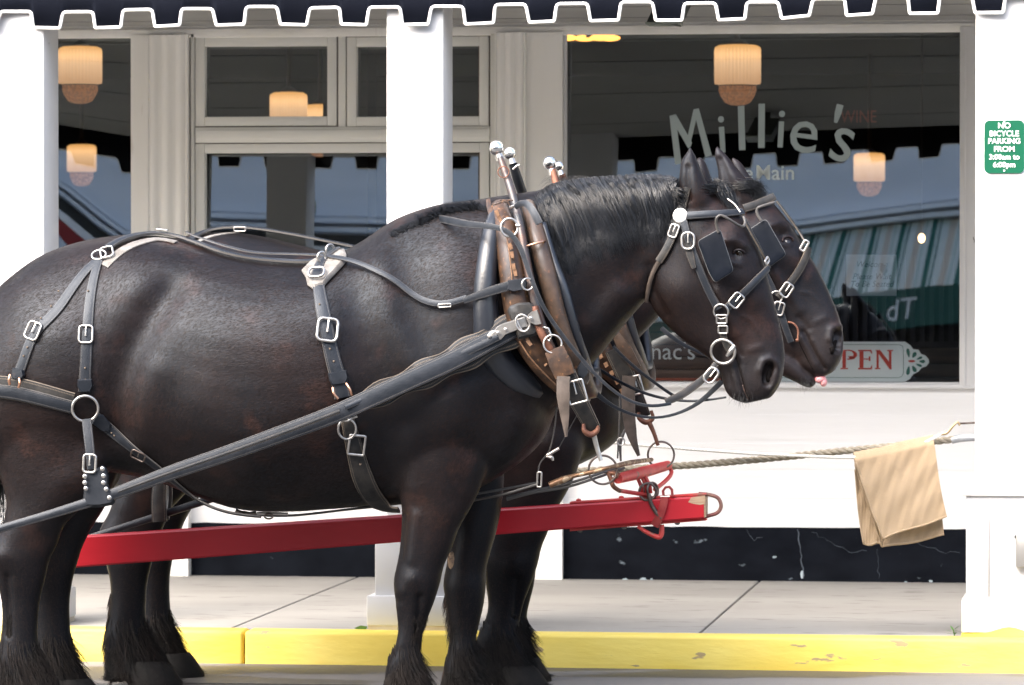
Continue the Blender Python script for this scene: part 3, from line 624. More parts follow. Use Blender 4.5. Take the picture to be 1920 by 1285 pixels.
def edges_np(me):
    e = np.empty(len(me.edges) * 2, int); me.edges.foreach_get('vertices', e); return e.reshape(-1, 2)
def co_np(me):
    c = np.empty(len(me.vertices) * 3); me.vertices.foreach_get('co', c); return c.reshape(-1, 3)
def smooth_np(co, E, wgt, it):
    n = len(co); deg = np.bincount(E.ravel(), minlength=n)[:, None]; wgt = wgt[:, None]
    for _ in range(it):
        for lam in (.55, ):
            s_ = np.zeros_like(co)
            for k in range(3):
                s_[:, k] = np.bincount(E[:, 0], co[E[:, 1], k], n) + np.bincount(E[:, 1], co[E[:, 0], k], n)
            co = co + wgt * lam * (s_ / np.maximum(deg, 1) - co)
    return co
def normals_np(me, co):
    me.vertices.foreach_set('co', co.ravel()); me.update()
    nr = np.empty(len(me.vertices) * 3); me.vertices.foreach_get('normal', nr) if False else None
    vn = np.array([v.vector[:] for v in me.vertex_normals]); return vn
def seg_dist(P, poly):
    d = np.full(len(P), 1e9)
    for a, b in zip(poly[:-1], poly[1:]) if len(poly) > 1 else [(poly[0], poly[0])]:
        a = np.array(a); b = np.array(b); ab = b - a; L = (ab ** 2).sum()
        t = np.clip(((P - a) @ ab) / L, 0, 1) if L > 0 else np.zeros(len(P))
        d = np.minimum(d, np.linalg.norm(P - (a + t[:, None] * ab), axis=1))
    return d

def grow(stations, strokes, Y, yside=.0, vox=.008, headbox=None):
    mb = MB()
    for st in stations: loft(mb, st['s'], Y, e=st.get('e', .85), seg=st.get('seg', 36))
    me = voxel(mb, vox); E = edges_np(me); co = co_np(me)
    # image-like coordinates of every vertex: the side view in px units about the mid plane
    def px_of(co): 
        k = FPX / Y
        return np.stack([2100 + co[:, 0] * k, 502 + (CZ - co[:, 2]) * k], 1)
    P = px_of(co)
    wgt = np.full(len(co), 1.0)
    if headbox is not None: wgt[(P[:, 0] > headbox[0]) & (P[:, 1] < headbox[1])] = .35
    wgt[(P[:, 1] > 1000)] = .5
    if headbox is not None: wgt[(P[:, 0] > 1262) & (P[:, 0] < 1450) & (P[:, 1] < 366)] = .10
    co = smooth_np(co, E, wgt, 20)
    for st in strokes:
        poly, rad, amt = st[0], st[1], st[2]; amt = amt * (.62 if rad > 13 and amt < 0 else 1); rad = rad * (1.35 if rad > 13 and amt < 0 else 1); side = st[3] if len(st) > 3 else 0
        vn = normals_np(me, co); P = px_of(co); d = seg_dist(P, poly); wv = np.exp(-(d / rad) ** 2) * amt
        ny = np.abs(vn[:, 1]); wv *= np.clip((ny - .12) / .4, 0, 1)
        if side == -1: wv *= (vn[:, 1] < 0) & (co[:, 1] < Y)
        if side == 2: wv *= (co[:, 1] * vn[:, 1] - Y * vn[:, 1] > -1e-3)      # outer faces only
        co = co + vn * wv[:, None]
    co = smooth_np(co, E, np.full(len(co), .5), 1)
    me.vertices.foreach_set('co', co.ravel()); me.update()
    return me

def K(*pts): return list(pts)
# ---- side profiles traced in photograph pixels, at the mid plane of the near horse
TRUNK = [(-52, 640, -52, 760, .10, 0, 0, .9), (-38, 590, -40, 850, .20, 0, 0, .8), (-5, 548, -8, 905, .275, 0, -.05, .72), (40, 508, 45, 900, .31, 0, -.08, .72),
 (90, 475, 95, 885, .325, 0, -.1, .74), (160, 451, 165, 880, .335, 0, -.1, .76), (240, 440, 240, 890, .335, 0, -.08, .78), (310, 444, 305, 905, .345, 0, -.05, .8), (380, 459, 375, 932, .365, 0, 0, .82),
 (460, 476, 455, 956, .385, 0, .03, .84), (540, 486, 540, 960, .39, 0, .04, .84), (620, 481, 620, 955, .375, 0, .03, .82), (680, 452, 690, 950, .345, 0, -.02, .84), (740, 412, 755, 946, .315, 0, -.10, .86),
 (800, 389, 820, 942, .295, 0, -.15, .86), (855, 378, 880, 925, .285, 0, -.16, .84), (905, 375, 935, 895, .27, 0, -.16, .82), (950, 385, 985, 860, .24, 0, -.12, .8), (985, 470, 1020, 822, .20, 0, -.05, .85), (1010, 600, 1038, 780, .12, 0, 0, .9)]
NECK = [(800, 410, 920, 850, .20, 0, -.2, .8), (880, 378, 1005, 810, .215, 0, -.2, .82), (945, 366, 1060, 752, .185, 0, -.2, .82), (1005, 357, 1100, 697, .150, 0, -.22, .84), (1070, 343, 1137, 652, .125, 0, -.22, .86),
 (1140, 336, 1172, 608, .112, 0, -.2, .88), (1210, 334, 1203, 572, .100, 0, -.15, .88), (1265, 340, 1225, 545, .092, 0, -.1, .9), (1300, 352, 1240, 525, .08, 0, -.1, .9)]
HEAD_N = [(1268, 345, 1216, 470, .05, 0, 0, .9), (1292, 343, 1212, 520, .078, 0, 0, .9), (1330, 350, 1216, 562, .098, 0, .1, .82), (1370, 376, 1232, 590, .108, 0, .12, .78), (1400, 412, 1256, 616, .110, 0, .12, .76),
 (1422, 460, 1283, 640, .104, 0, .1, .76), (1438, 515, 1308, 657, .088, 0, .05, .76), (1452, 568, 1328, 672, .075, 0, 0, .78), (1464, 615, 1343, 684, .068, 0, -.05, .8), (1471, 655, 1352, 704, .066, 0, -.05, .82),
 (1470, 692, 1357, 724, .066, 0, 0, .84), (1462, 722, 1370, 746, .058, 0, 0, .88), (1446, 746, 1396, 757, .040, 0, 0, .9)]
def limb(rows, **k): return dict(s=rows, **k)
YO = .165
FORE_R = [(745, 760, 905, 760, .085, -YO + .02), (735, 850, 915, 850, .095, -YO), (744, 905, 905, 905, .09, -YO), (753, 951, 884, 951, .082, -YO), (752, 989, 862, 989, .075, -YO), (750, 1026, 848, 1026, .068, -YO), (744, 1060, 833, 1060, .064, -YO),
 (738, 1090, 826, 1090, .066, -YO), (741, 1121, 817, 1121, .060, -YO), (745, 1150, 806, 1150, .050, -YO), (748, 1180, 795, 1180, .044, -YO), (740, 1213, 788, 1213, .045, -YO), (727, 1240, 790, 1240, .052, -YO), (722, 1265, 800, 1270, .050, -YO), (726, 1290, 812, 1300, .052, -YO), (732, 1315, 826, 1320, .06, -YO)]
FORE_L = [(x0 + 78, y0, x1 + 68, y1, w_, YO + .02) for x0, y0, x1, y1, w_, o_ in FORE_R]
FORE_L = [(790, 780, 930, 780, .085, YO), (800, 880, 945, 880, .09, YO), (830, 951, 940, 951, .082, YO), (846, 1000, 930, 1000, .072, YO), (836, 1064, 912, 1064, .062, YO), (831, 1098, 911, 1098, .066, YO), (838, 1135, 907, 1135, .058, YO),
 (842, 1165, 900, 1165, .048, YO), (846, 1195, 893, 1195, .044, YO), (840, 1225, 893, 1225, .05, YO), (832, 1250, 898, 1255, .052, YO), (835, 1275, 905, 1285, .052, YO), (842, 1300, 918, 1305, .06, YO)]
HIND_R = [(-35, 680, 190, 680, .15, -.15), (-38, 760, 212, 760, .14, -.165), (-25, 830, 218, 830, .115, -.175), (-2, 890, 200, 890, .098, -.18), (12, 940, 165, 940, .082, -.18), (4, 985, 122, 985, .07, -.18), (-16, 1022, 98, 1022, .062, -.18),
 (-20, 1050, 84, 1050, .062, -.18), (-8, 1085, 76, 1085, .055, -.18), (2, 1125, 66, 1125, .047, -.18), (4, 1165, 62, 1165, .046, -.18), (0, 1205, 62, 1205, .05, -.18), (-8, 1235, 68, 1240, .056, -.18), (-6, 1265, 84, 1275, .056, -.18), (2, 1290, 102, 1300, .058, -.18), (6, 1318, 112, 1322, .066, -.18)]
HIND_L = [(30, 740, 235, 740, .13, .15), (40, 830, 240, 830, .115, .165), (55, 890, 222, 890, .098, .17), (72, 945, 200, 945, .082, .17), (66, 990, 172, 990, .07, .17), (44, 1025, 150, 1025, .062, .17), (42, 1050, 142, 1050, .062, .17),
 (54, 1085, 132, 1085, .055, .17), (62, 1125, 126, 1125, .047, .17), (66, 1165, 126, 1165, .046, .17), (64, 1205, 130, 1205, .05, .17), (60, 1235, 136, 1240, .056, .17), (66, 1265, 150, 1272, .056, .17), (72, 1290, 164, 1296, .06, .17), (74, 1306, 172, 1310, .066, .17)]
HIND_R = [(a, b, c + (9 if b > 1000 else 0), d, *r_) for a, b, c, d, *r_ in HIND_R]; HIND_L = [(a - (8 if b > 1000 else 0), b, c + (5 if b > 1000 else 0), d, *r_) for a, b, c, d, *r_ in HIND_L]
EARS_N = [[(1282, 400, 1342, 392, .034, -.052), (1277, 375, 1338, 372, .042, -.054), (1273, 350, 1329, 350, .040, -.056), (1274, 325, 1317, 325, .034, -.056), (1277, 303, 1309, 303, .023, -.056), (1286, 288, 1302, 288, .012, -.056), (1292, 277, 1297, 277, .004, -.056)],
          [(1306, 400, 1350, 380, .030, .058), (1304, 375, 1340, 362, .032, .06), (1301, 350, 1337, 342, .030, .06), (1302, 325, 1330, 322, .024, .06), (1304, 305, 1323, 304, .016, .06), (1309, 294, 1313, 293, .004, .06)]]
STR_BODY = [
 (K((345, 545), (318, 590), (286, 650), (262, 720), (250, 800)), 27, -.048), (K((335, 500), (330, 530)), 34, .006),     # flank fold, point of hip
 (K((290, 520)), 55, .012), (K((395, 560), (370, 640), (350, 720)), 45, -.006), (K((420, 760), (500, 820)), 70, .014), (K((330, 700), (300, 820)), 40, .012),
 (K((140, 640), (150, 760)), 60, .018), (K((205, 860), (190, 890)), 30, .015), (K((75, 560), (60, 700)), 40, .006),
 (K((20, 760), (40, 880)), 26, -.008), (K((450, 620), (640, 600)), 60, .008),
 (K((735, 500), (760, 600), (810, 700)), 30, .014), (K((690, 560), (720, 700), (735, 820), (742, 900)), 26, -.015),
 (K((860, 500), (890, 620), (880, 700)), 55, .016), (K((860, 775)), 60, .026), (K((930, 770), (900, 870), (880, 930)), 24, -.014), (K((790, 830), (800, 900)), 30, .012), (K((800, 720), (900, 690)), 22, -.008),
 (K((985, 790), (960, 850)), 26, .014), (K((600, 520), (690, 490), (760, 460)), 22, -.006),
 (K((1075, 640), (1130, 560), (1195, 490)), 22, -.013), (K((1100, 480), (1200, 430)), 45, .008), (K((1120, 610), (1165, 550)), 24, .010), (K((1215, 400), (1205, 470), (1195, 530)), 16, -.014),
 # legs: tendons, knees, hock
 (K((800, 960), (790, 1040)), 12, .006, 2), (K((790, 1078)), 16, .009, 2), (K((772, 1100)), 14, .006, 2), (K((806, 1112), (800, 1190)), 7, -.012, 2), (K((765, 1130), (768, 1200)), 9, .006, 2), (K((880, 1085)), 20, .009, 2), (K((890, 1120), (884, 1190)), 7, -.012, 2), (K((775, 960), (768, 1040)), 8, -.008, 2),
 (K((30, 1035)), 22, .012, 2), (K((44, 1075), (44, 1180)), 7, -.010, 2), (K((15, 985), (0, 1010)), 9, -.008, 2), (K((150, 900), (110, 970)), 25, .006, 2)]
STR_HEAD = [
 (K((1280, 545)), 42, .016), (K((1222, 500), (1226, 545), (1250, 590)), 9, -.008), (K((1320, 520), (1330, 600)), 20, -.010),     # cheek
 (K((1352, 545), (1372, 590), (1384, 625)), 9, .006), (K((1400, 560), (1412, 610)), 16, -.006), (K((1378, 640), (1392, 665)), 5, -.005), (K((1410, 655), (1428, 650)), 6, .003), (K((1395, 592), (1412, 600), (1424, 622)), 3, .0022),
 (K((1366, 452), (1384, 450), (1398, 462)), 9, .013), (K((1376, 492), (1392, 496)), 6, .004), (K((1384, 475)), 9, -.012), (K((1345, 425), (1362, 415)), 14, -.012), (K((1340, 460), (1325, 500)), 14, .004),
 (K((1398, 520), (1420, 560)), 20, .006), (K((1270, 380), (1255, 440)), 12, -.008),
 (K((1381, 668), (1388, 696), (1395, 724), (1404, 748)), 4, -.012), (K((1374, 680), (1380, 705), (1388, 735)), 6, .005), (K((1394, 690), (1402, 718), (1410, 740)), 6, .004), (K((1368, 730), (1385, 745)), 10, .006),
 (K((1428, 692), (1434, 676), (1447, 672), (1456, 680)), 6, .010), (K((1460, 690), (1456, 712), (1446, 728)), 6, .008), (K((1430, 700), (1434, 720)), 6, .005), (K((1446, 688), (1441, 702), (1440, 716)), 6.5, -.030), (K((1447, 690), (1442, 704)), 3.5, -.014)]
STR_HEAD += [(K((1297, 375), (1294, 345), (1294, 315)), 6, -.008, -1)]

HEAD_F = [(1330, 345, 1262, 470, .05, 0, 0, .9), (1355, 338, 1268, 525, .078, 0, 0, .9), (1392, 345, 1286, 562, .098, 0, .1, .82), (1428, 362, 1312, 590, .108, 0, .12, .78), (1460, 392, 1345, 618, .110, 0, .12, .76),
 (1488, 430, 1378, 636, .104, 0, .1, .76), (1514, 472, 1410, 650, .088, 0, .05, .76), (1540, 516, 1440, 660, .076, 0, 0, .78), (1561, 562, 1462, 668, .068, 0, -.05, .8), (1576, 602, 1486, 674, .066, 0, -.05, .82),
 (1582, 640, 1504, 690, .064, 0, 0, .84), (1578, 672, 1522, 704, .054, 0, 0, .88), (1564, 697, 1540, 708, .036, 0, 0, .9)]
JAW_F = [(1440, 640, 1395, 650, .055, 0), (1478, 655, 1432, 690, .055, 0), (1500, 675, 1462, 703, .052, 0), (1514, 695, 1490, 716, .048, 0), (1526, 706, 1512, 727, .038, 0), (1532, 716, 1524, 727, .022, 0)]
NECK_F = [(860, 425, 1010, 862, .20, 0, -.2, .8), (935, 395, 1098, 830, .215, 0, -.2, .82), (1000, 382, 1152, 765, .185, 0, -.2, .82), (1058, 368, 1178, 705, .150, 0, -.22, .84), (1120, 352, 1188, 650, .125, 0, -.22, .86),
 (1190, 342, 1222, 610, .112, 0, -.2, .88), (1262, 336, 1252, 575, .100, 0, -.15, .88), (1320, 338, 1275, 548, .092, 0, -.1, .9), (1358, 345, 1290, 530, .08, 0, -.1, .9)]
EARS_F = [[(1352, 392, 1432, 378, .036, -.052), (1350, 362, 1416, 358, .040, -.054), (1347, 338, 1400, 336, .038, -.056), (1345, 315, 1382, 315, .030, -.056), (1340, 294, 1366, 295, .021, -.056), (1340, 283, 1356, 284, .011, -.056), (1342, 273, 1347, 274, .004, -.056)],
          [(1380, 385, 1430, 370, .030, .058), (1378, 355, 1420, 345, .03, .06), (1376, 330, 1405, 328, .024, .06), (1372, 305, 1390, 305, .012, .06), (1370, 295, 1376, 295, .004, .06)]]

def dpx(p, Y0, Y1, dx=0, dy=0):
    """a side-view profile moved from plane Y0 to plane Y1 (same metres), then shifted dx metres"""
    k = FPX / Y0; x = (p[0] - 2100) / k + dx; z = (p[1] - 502) / k; k1 = FPX / Y1
    return 2100 + x * k1, 502 + z * k1 + dy
def move_rows(rows, Y0, Y1, dx): return [(*dpx(r_[:2], Y0, Y1, dx), *dpx(r_[2:4], Y0, Y1, dx), *r_[4:]) for r_ in rows]
def move_str(S, Y0, Y1, dx): return [(K(*[dpx(p, Y0, Y1, dx) for p in s_[0]]), *s_[1:]) for s_ in S]
def flat2100(rows): return rows
# side-view pixel of at(): x in px is not exactly linear across planes because of the yaw; convert through metres
def topx(p, Y):   # true photo px -> linear side px used by strokes
    q = at(p[0], p[1], Y); return 2100 + q.x * FPX / Y, 502 + (CZ - q.z) * FPX / Y
def lin(S, Y): return [(K(*[topx(p, Y) for p in s_[0]]), *s_[1:]) for s_ in S]

def coat_mat(name, seed):
    m = bpy.data.materials.new(name); m.use_nodes = True; n = m.node_tree.nodes; l = m.node_tree.links; b = n['Principled BSDF']
    tc = n.new('ShaderNodeTexCoord'); mp = n.new('ShaderNodeMapping'); mp.inputs['Location'].default_value = (seed, 0, 0); l.new(tc.outputs['Object'], mp.inputs[0])
    def noise(s_, d=4, st=None):
        t = n.new('ShaderNodeTexNoise'); t.inputs['Scale'].default_value = s_; t.inputs['Detail'].default_value = d
        if st:
            q = n.new('ShaderNodeMapping'); q.inputs['Scale'].default_value = st; q.inputs['Rotation'].default_value = (0, R(35), 0); l.new(tc.outputs['Object'], q.inputs[0]); l.new(q.outputs[0], t.inputs['Vector'])
        else: l.new(mp.outputs[0], t.inputs['Vector'])
        return t.outputs[0]
    def mr(src, a, b_, c=0, d=1):
        r = n.new('ShaderNodeMapRange'); r.inputs[1].default_value = a; r.inputs[2].default_value = b_; r.inputs[3].default_value = c; r.inputs[4].default_value = d; l.new(src, r.inputs[0]); return r.outputs[0]
    def mix(f, a, b_):
        x = n.new('ShaderNodeMix'); x.data_type = 'RGBA'; l.new(f, x.inputs[0])
        for s_, v in ((6, a), (7, b_)):
            if isinstance(v, tuple): x.inputs[s_].default_value = (*v, 1)
            else: l.new(v, x.inputs[s_])
        return x.outputs[2]
    col = mix(mr(noise(2.6, 3), .42, .66), (.0034, .0028, .0033), (.0110, .0058, .0047))
    col = mix(mr(noise(7, 6), .56, .72), col, (.030, .0125, .0080))
    at_ = n.new('ShaderNodeAttribute'); at_.attribute_name = 'legs'; col = mix(at_.outputs['Fac'], col, (.0038, .0038, .0046))
    a3 = n.new('ShaderNodeAttribute'); a3.attribute_name = 'muzzle'; col = mix(a3.outputs['Fac'], col, (.017, .0125, .0115))
    a4 = n.new('ShaderNodeAttribute'); a4.attribute_name = 'mark'; col = mix(a4.outputs['Fac'], col, (.55, .53, .5))
    fl = noise(300, 3, (.3, 1, 1)); col = mix(mr(fl, .50, .72, 0, .45), col, (.024, .0145, .0115)); fl2 = noise(95, 4); col = mix(mr(fl2, .5, .75, 0, .6), col, (.002, .002, .0025))
    l.new(col, b.inputs['Base Color']); b.inputs['Specular IOR Level'].default_value = .42
    l.new(mr(noise(3.2, 4), .3, .7, .38, .54), b.inputs['Roughness']); l.new(mr(at_.outputs['Fac'], 0, 1, .29, .13), b.inputs['Specular IOR Level']); b.inputs['Specular Tint'].default_value = (.72, .83, 1.0, 1)
    
    h1 = noise(240, 3, (.2, 1, 1)); h2 = noise(40, 6); h3 = noise(11, 4)
    ad = n.new('ShaderNodeMath'); ad.operation = 'MULTIPLY_ADD'; l.new(h2, ad.inputs[0]); ad.inputs[1].default_value = .35; l.new(h1, ad.inputs[2])
    a2 = n.new('ShaderNodeMath'); a2.operation = 'MULTIPLY_ADD'; l.new(h3, a2.inputs[0]); a2.inputs[1].default_value = 1.6; l.new(ad.outputs[0], a2.inputs[2])
    bp = n.new('ShaderNodeBump'); bp.inputs['Strength'].default_value = .6; bp.inputs['Distance'].default_value = .0009; l.new(a2.outputs[0], bp.inputs['Height']); l.new(bp.outputs[0], b.inputs['Normal'])
    M[name] = m; return m
coat_mat('black_coat', 0); coat_mat('dark_brown_coat', 5)
M['hair'] = mat('hair', (.0045, .0052, .007), .33, spec=.7, c2=(.010, .0115, .015), nscale=8)
M['hair_brown'] = mat('hair_brown', (.030, .016, .011), .5, spec=.4, c2=(.012, .010, .010), nscale=20)
M['eye'] = mat('eye', (.006, .004, .003), .05, spec=.8)
M['hoof'] = mat('hoof', (.007, .006, .006), .75, spec=.2, c2=(.003, .003, .003), nscale=20, bump=.5, bscale=60)
M['chestnut'] = mat('chestnut', (.20, .14, .09), .85, c2=(.09, .06, .045), nscale=90, bump=1, bscale=160)
M['tongue'] = mat('tongue', (.75, .32, .33), .35, sss=.2)

class Surf:
    """raycasts from the photograph's pixels onto a finished body"""
    def __init__(s, me, Y):
        s.b = BVHTree.FromPolygons([v.co[:] for v in me.vertices], [p.vertices[:] for p in me.polygons]); s.Y = Y
    def hit(s, px, py):
        d = ray(px, py); h = s.b.ray_cast(Vector((0, 0, CZ)), d)
        return (h[0], h[1] if h[1].dot(d) < 0 else -h[1]) if h[0] is not None else (None, None)

def set_attr(me, name, val):
    a = me.attributes.new(name, 'FLOAT', 'POINT'); a.data.foreach_set('value', val.astype(np.float32))
def build_horse(kind):
    near = kind == 'near'; Y = YN if near else YF; dx = .035
    if near:
        T, N_, H, L = TRUNK, NECK, HEAD_N, [FORE_R, FORE_L, HIND_R, HIND_L]; ears = EARS_N; strk = lin(STR_BODY, Y) + lin(STR_HEAD, Y); jaw = []
    else:
        mv = lambda rows: [(lambda a, b: (a[0], a[1], b[0], b[1], *r_[4:]))(mvp(r_[0], r_[1]), mvp(r_[2], r_[3])) for r_ in rows]
        def mvp(px, py, dz=.0):
            p = at(px, py, YN); q = cam_px(Vector((p.x + dx, YF, p.z + dz))); return q
        T = [(r_[0] + max(0, r_[0] - 950) * .22, r_[1], r_[2] + max(0, r_[2] - 900) * .26, r_[3] + max(0, r_[2] - 900) * .1, *r_[4:]) for r_ in mv(TRUNK)]; T = [(r_[0], r_[1] - 15 * math.exp(-((r_[0] - 520) / 150) ** 2), *r_[2:]) for r_ in T]; N_ = NECK_F; H = HEAD_F; jaw = [dict(s=JAW_F)]
        hs_ = [(*(lambda a, b: (a[0] + 52, a[1], b[0] + 56, b[1]))(mvp(r_[0], r_[1]), mvp(r_[2], r_[3])), *r_[4:]) for r_ in HIND_R]
        hs2 = [(*(lambda a, b: (a[0] + 55, a[1], b[0] + 44, b[1]))(mvp(r_[0], r_[1]), mvp(r_[2], r_[3])), *r_[4:]) for r_ in HIND_L]
        fr = [(*(lambda a, b: (a[0] + 62, a[1], b[0] + 84, b[1]))(mvp(r_[0], r_[1]), mvp(r_[2], r_[3])), *r_[4:]) for r_ in FORE_R]
        fl = [(*(lambda a, b: (a[0] - 0, a[1], b[0] - 0, b[1]))(mvp(r_[0], r_[1]), mvp(r_[2], r_[3])), *r_[4:]) for r_ in FORE_L]
        L = [fr, fl, hs_, hs2]; ears = EARS_F
        body_s = [(K(*[mvp(*p) for p in s_[0]]), *s_[1:]) for s_ in STR_BODY]
        # head strokes follow the far head: rotate and shift the near ones
        def hp(p):
            a = math.radians(-13.0); x, y = p[0] - 1290, p[1] - 350; sc = .955
            return (1356 + sc * (x * math.cos(a) - y * math.sin(a)), 345 + sc * (x * math.sin(a) + y * math.cos(a)))
        strk = lin(body_s, Y) + lin([(K(*[hp(p) for p in s_[0]]), *s_[1:]) for s_ in STR_HEAD[:-1]], Y) + lin([(K((1382, 370), (1366, 330), (1355, 300)), 7, -.009, -1)], Y)
    sts = [dict(s=T), dict(s=N_), dict(s=H)] + [dict(s=x, e=.95) for x in L] + [dict(s=x, e=1, seg=20) for x in ears] + jaw
    me = grow(sts, strk, Y, headbox=(1230, 780), vox=.0066)
    co = co_np(me); k = FPX / Y
    z = co[:, 2]; set_attr(me, 'legs', np.clip((.78 - z) / .35, 0, 1))
    mz = topx((1440, 715) if near else (1560, 665), Y); P = np.stack([2100 + co[:, 0] * k, 502 + (CZ - z) * k], 1)
    set_attr(me, 'muzzle', np.exp(-(np.linalg.norm(P - np.array(mz), axis=1) / 75) ** 2))
    mk = np.zeros(len(co))
    if near:
        d = seg_dist(P, [topx((1397, 433), Y), topx((1404, 458), Y)]); mk = ((d < 11) & (np.abs(co[:, 1] - Y) < .045)) * np.clip((11 - d) / 4, 0, 1)
    set_attr(me, 'mark', mk)
    return me
def cam_px(p):
    q = CM.transposed() @ (Vector(p) - Vector((0, 0, CZ))); return (960 + FPX * q.x / -q.z, 642.5 - FPX * q.y / -q.z)

def link_body(me, kind, label):
    Y = YN if kind == 'near' else YF; cx = at(480, 900, Y).x + (0 if kind == 'near' else .05)
    co = co_np(me); S = Surf(me, Y)
    off = np.array([cx, Y, 0]); me.vertices.foreach_set('co', (co - off).ravel()); me.update(); me.polygons.foreach_set('use_smooth', [True] * len(me.polygons))
    me.name = 'horse'; o = bpy.data.objects.new('horse', me); COL.objects.link(o); o.location = off; me.materials.clear(); me.materials.append(M['black_coat' if kind == 'near' else 'dark_brown_coat'])
    tag(o, label, 'horse', None); return o, S
meN = build_horse('near'); horseN, SN = link_body(meN, 'near', 'near black draft horse standing closest to the camera, facing right, head lowered')
meF = build_horse('far'); horseF, SF = link_body(meF, 'far', 'far dark draft horse behind the near one, its mouth open with pink tongue showing')

def coat_hair(o, Y, n, seed, name='coat_hair'):
    """short hairs lying on the whole body, each a narrow blade following the lie of the coat"""
    g = np.random.default_rng(seed); me = o.data; nf = len(me.polygons); cen = np.empty(nf * 3); me.polygons.foreach_get('center', cen); cen = cen.reshape(-1, 3); nr = np.empty(nf * 3); me.polygons.foreach_get('normal', nr); nr = nr.reshape(-1, 3)
    ar = np.empty(nf); me.polygons.foreach_get('area', ar); w_ = ar * np.where(nr[:, 1] < .35, 1.0, .25) * np.where(cen[:, 2] < .68, .35, 1.0); ix = g.choice(nf, n, p=w_ / w_.sum()); N = nr[ix]; P = cen[ix] + g.normal(0, .0028, (n, 3)); P -= N * ((P - cen[ix]) * N).sum(1)[:, None]
    wx = P[:, 0] + o.location.x; wz = P[:, 2]; k = FPX / Y; px = 2100 + wx * k; py = 502 + (CZ - wz) * k
    hd = np.clip((px - 1180) / 60, 0, 1)[:, None]; lg = np.clip((.75 - wz) / .2, 0, 1)[:, None]
    D = np.array([-.75, 0, -.55]) * (1 - hd) + np.array([.25, 0, -1.0]) * hd; D = D * (1 - lg) + np.array([-.15, 0, -1.0]) * lg
    sw = np.sin(P[:, 0] * 7 + 3 * P[:, 2]) * .35 + g.normal(0, .16, n); c_, s_ = np.cos(sw), np.sin(sw); D = np.stack([D[:, 0] * c_ - D[:, 2] * s_, D[:, 1], D[:, 0] * s_ + D[:, 2] * c_], 1)
    D -= N * (D * N).sum(1)[:, None]; D /= np.maximum(np.linalg.norm(D, axis=1), 1e-6)[:, None]; B = np.cross(N, D); til = g.normal(0, .10, n)[:, None]; B2 = B * np.cos(til) + N * np.sin(til)
    L = (g.uniform(.008, .017, n) * np.where(px > 1330, .5, 1))[:, None]; W = g.uniform(.00022, .00042, n)[:, None]
    m1 = P + D * L * .55 + N * (.0007 + .0004 * g.random((n, 1))); tp = P + D * L + N * (.0006 + .0008 * g.random((n, 1)))
    V = np.concatenate([P - B2 * W, P + B2 * W, m1 + B2 * W * .8, m1 - B2 * W * .8, tp], 1).reshape(-1, 3)
    b_ = np.arange(n) * 5; Q = np.stack([b_, b_ + 1, b_ + 2, b_ + 3], 1); T = np.stack([b_ + 3, b_ + 2, b_ + 4], 1)
    m = bpy.data.meshes.new(name); m.vertices.add(len(V)); m.vertices.foreach_set('co', V.ravel().astype(np.float32)); m.loops.add(n * 7); m.loops.foreach_set('vertex_index', np.concatenate([Q, T], 1).ravel().astype(np.int32))
    m.polygons.add(n * 2); m.polygons.foreach_set('loop_start', (np.arange(n)[:, None] * 7 + np.array([0, 4])).ravel().astype(np.int32)); m.update(calc_edges=True); m.validate()
    h = bpy.data.objects.new(name, m); COL.objects.link(h); h.parent = o; h.location = (0, 0, 0); m.materials.append(M['coat_hair_brown'] if seed % 2 else M['coat_hair_black'])
M['coat_hair_black'] = mat('coat_hair_black', (.005, .0045, .0055), .5, spec=.2, c2=(.010, .0068, .0066), nscale=4); M['coat_hair_brown'] = mat('coat_hair_brown', (.007, .0052, .0052), .5, spec=.2, c2=(.022, .011, .008), nscale=5)
coat_hair(horseN, YN, 110000, 3); coat_hair(horseN, YN, 170000, 4, 'undercoat_hair'); coat_hair(horseF, YF, 90000, 5)
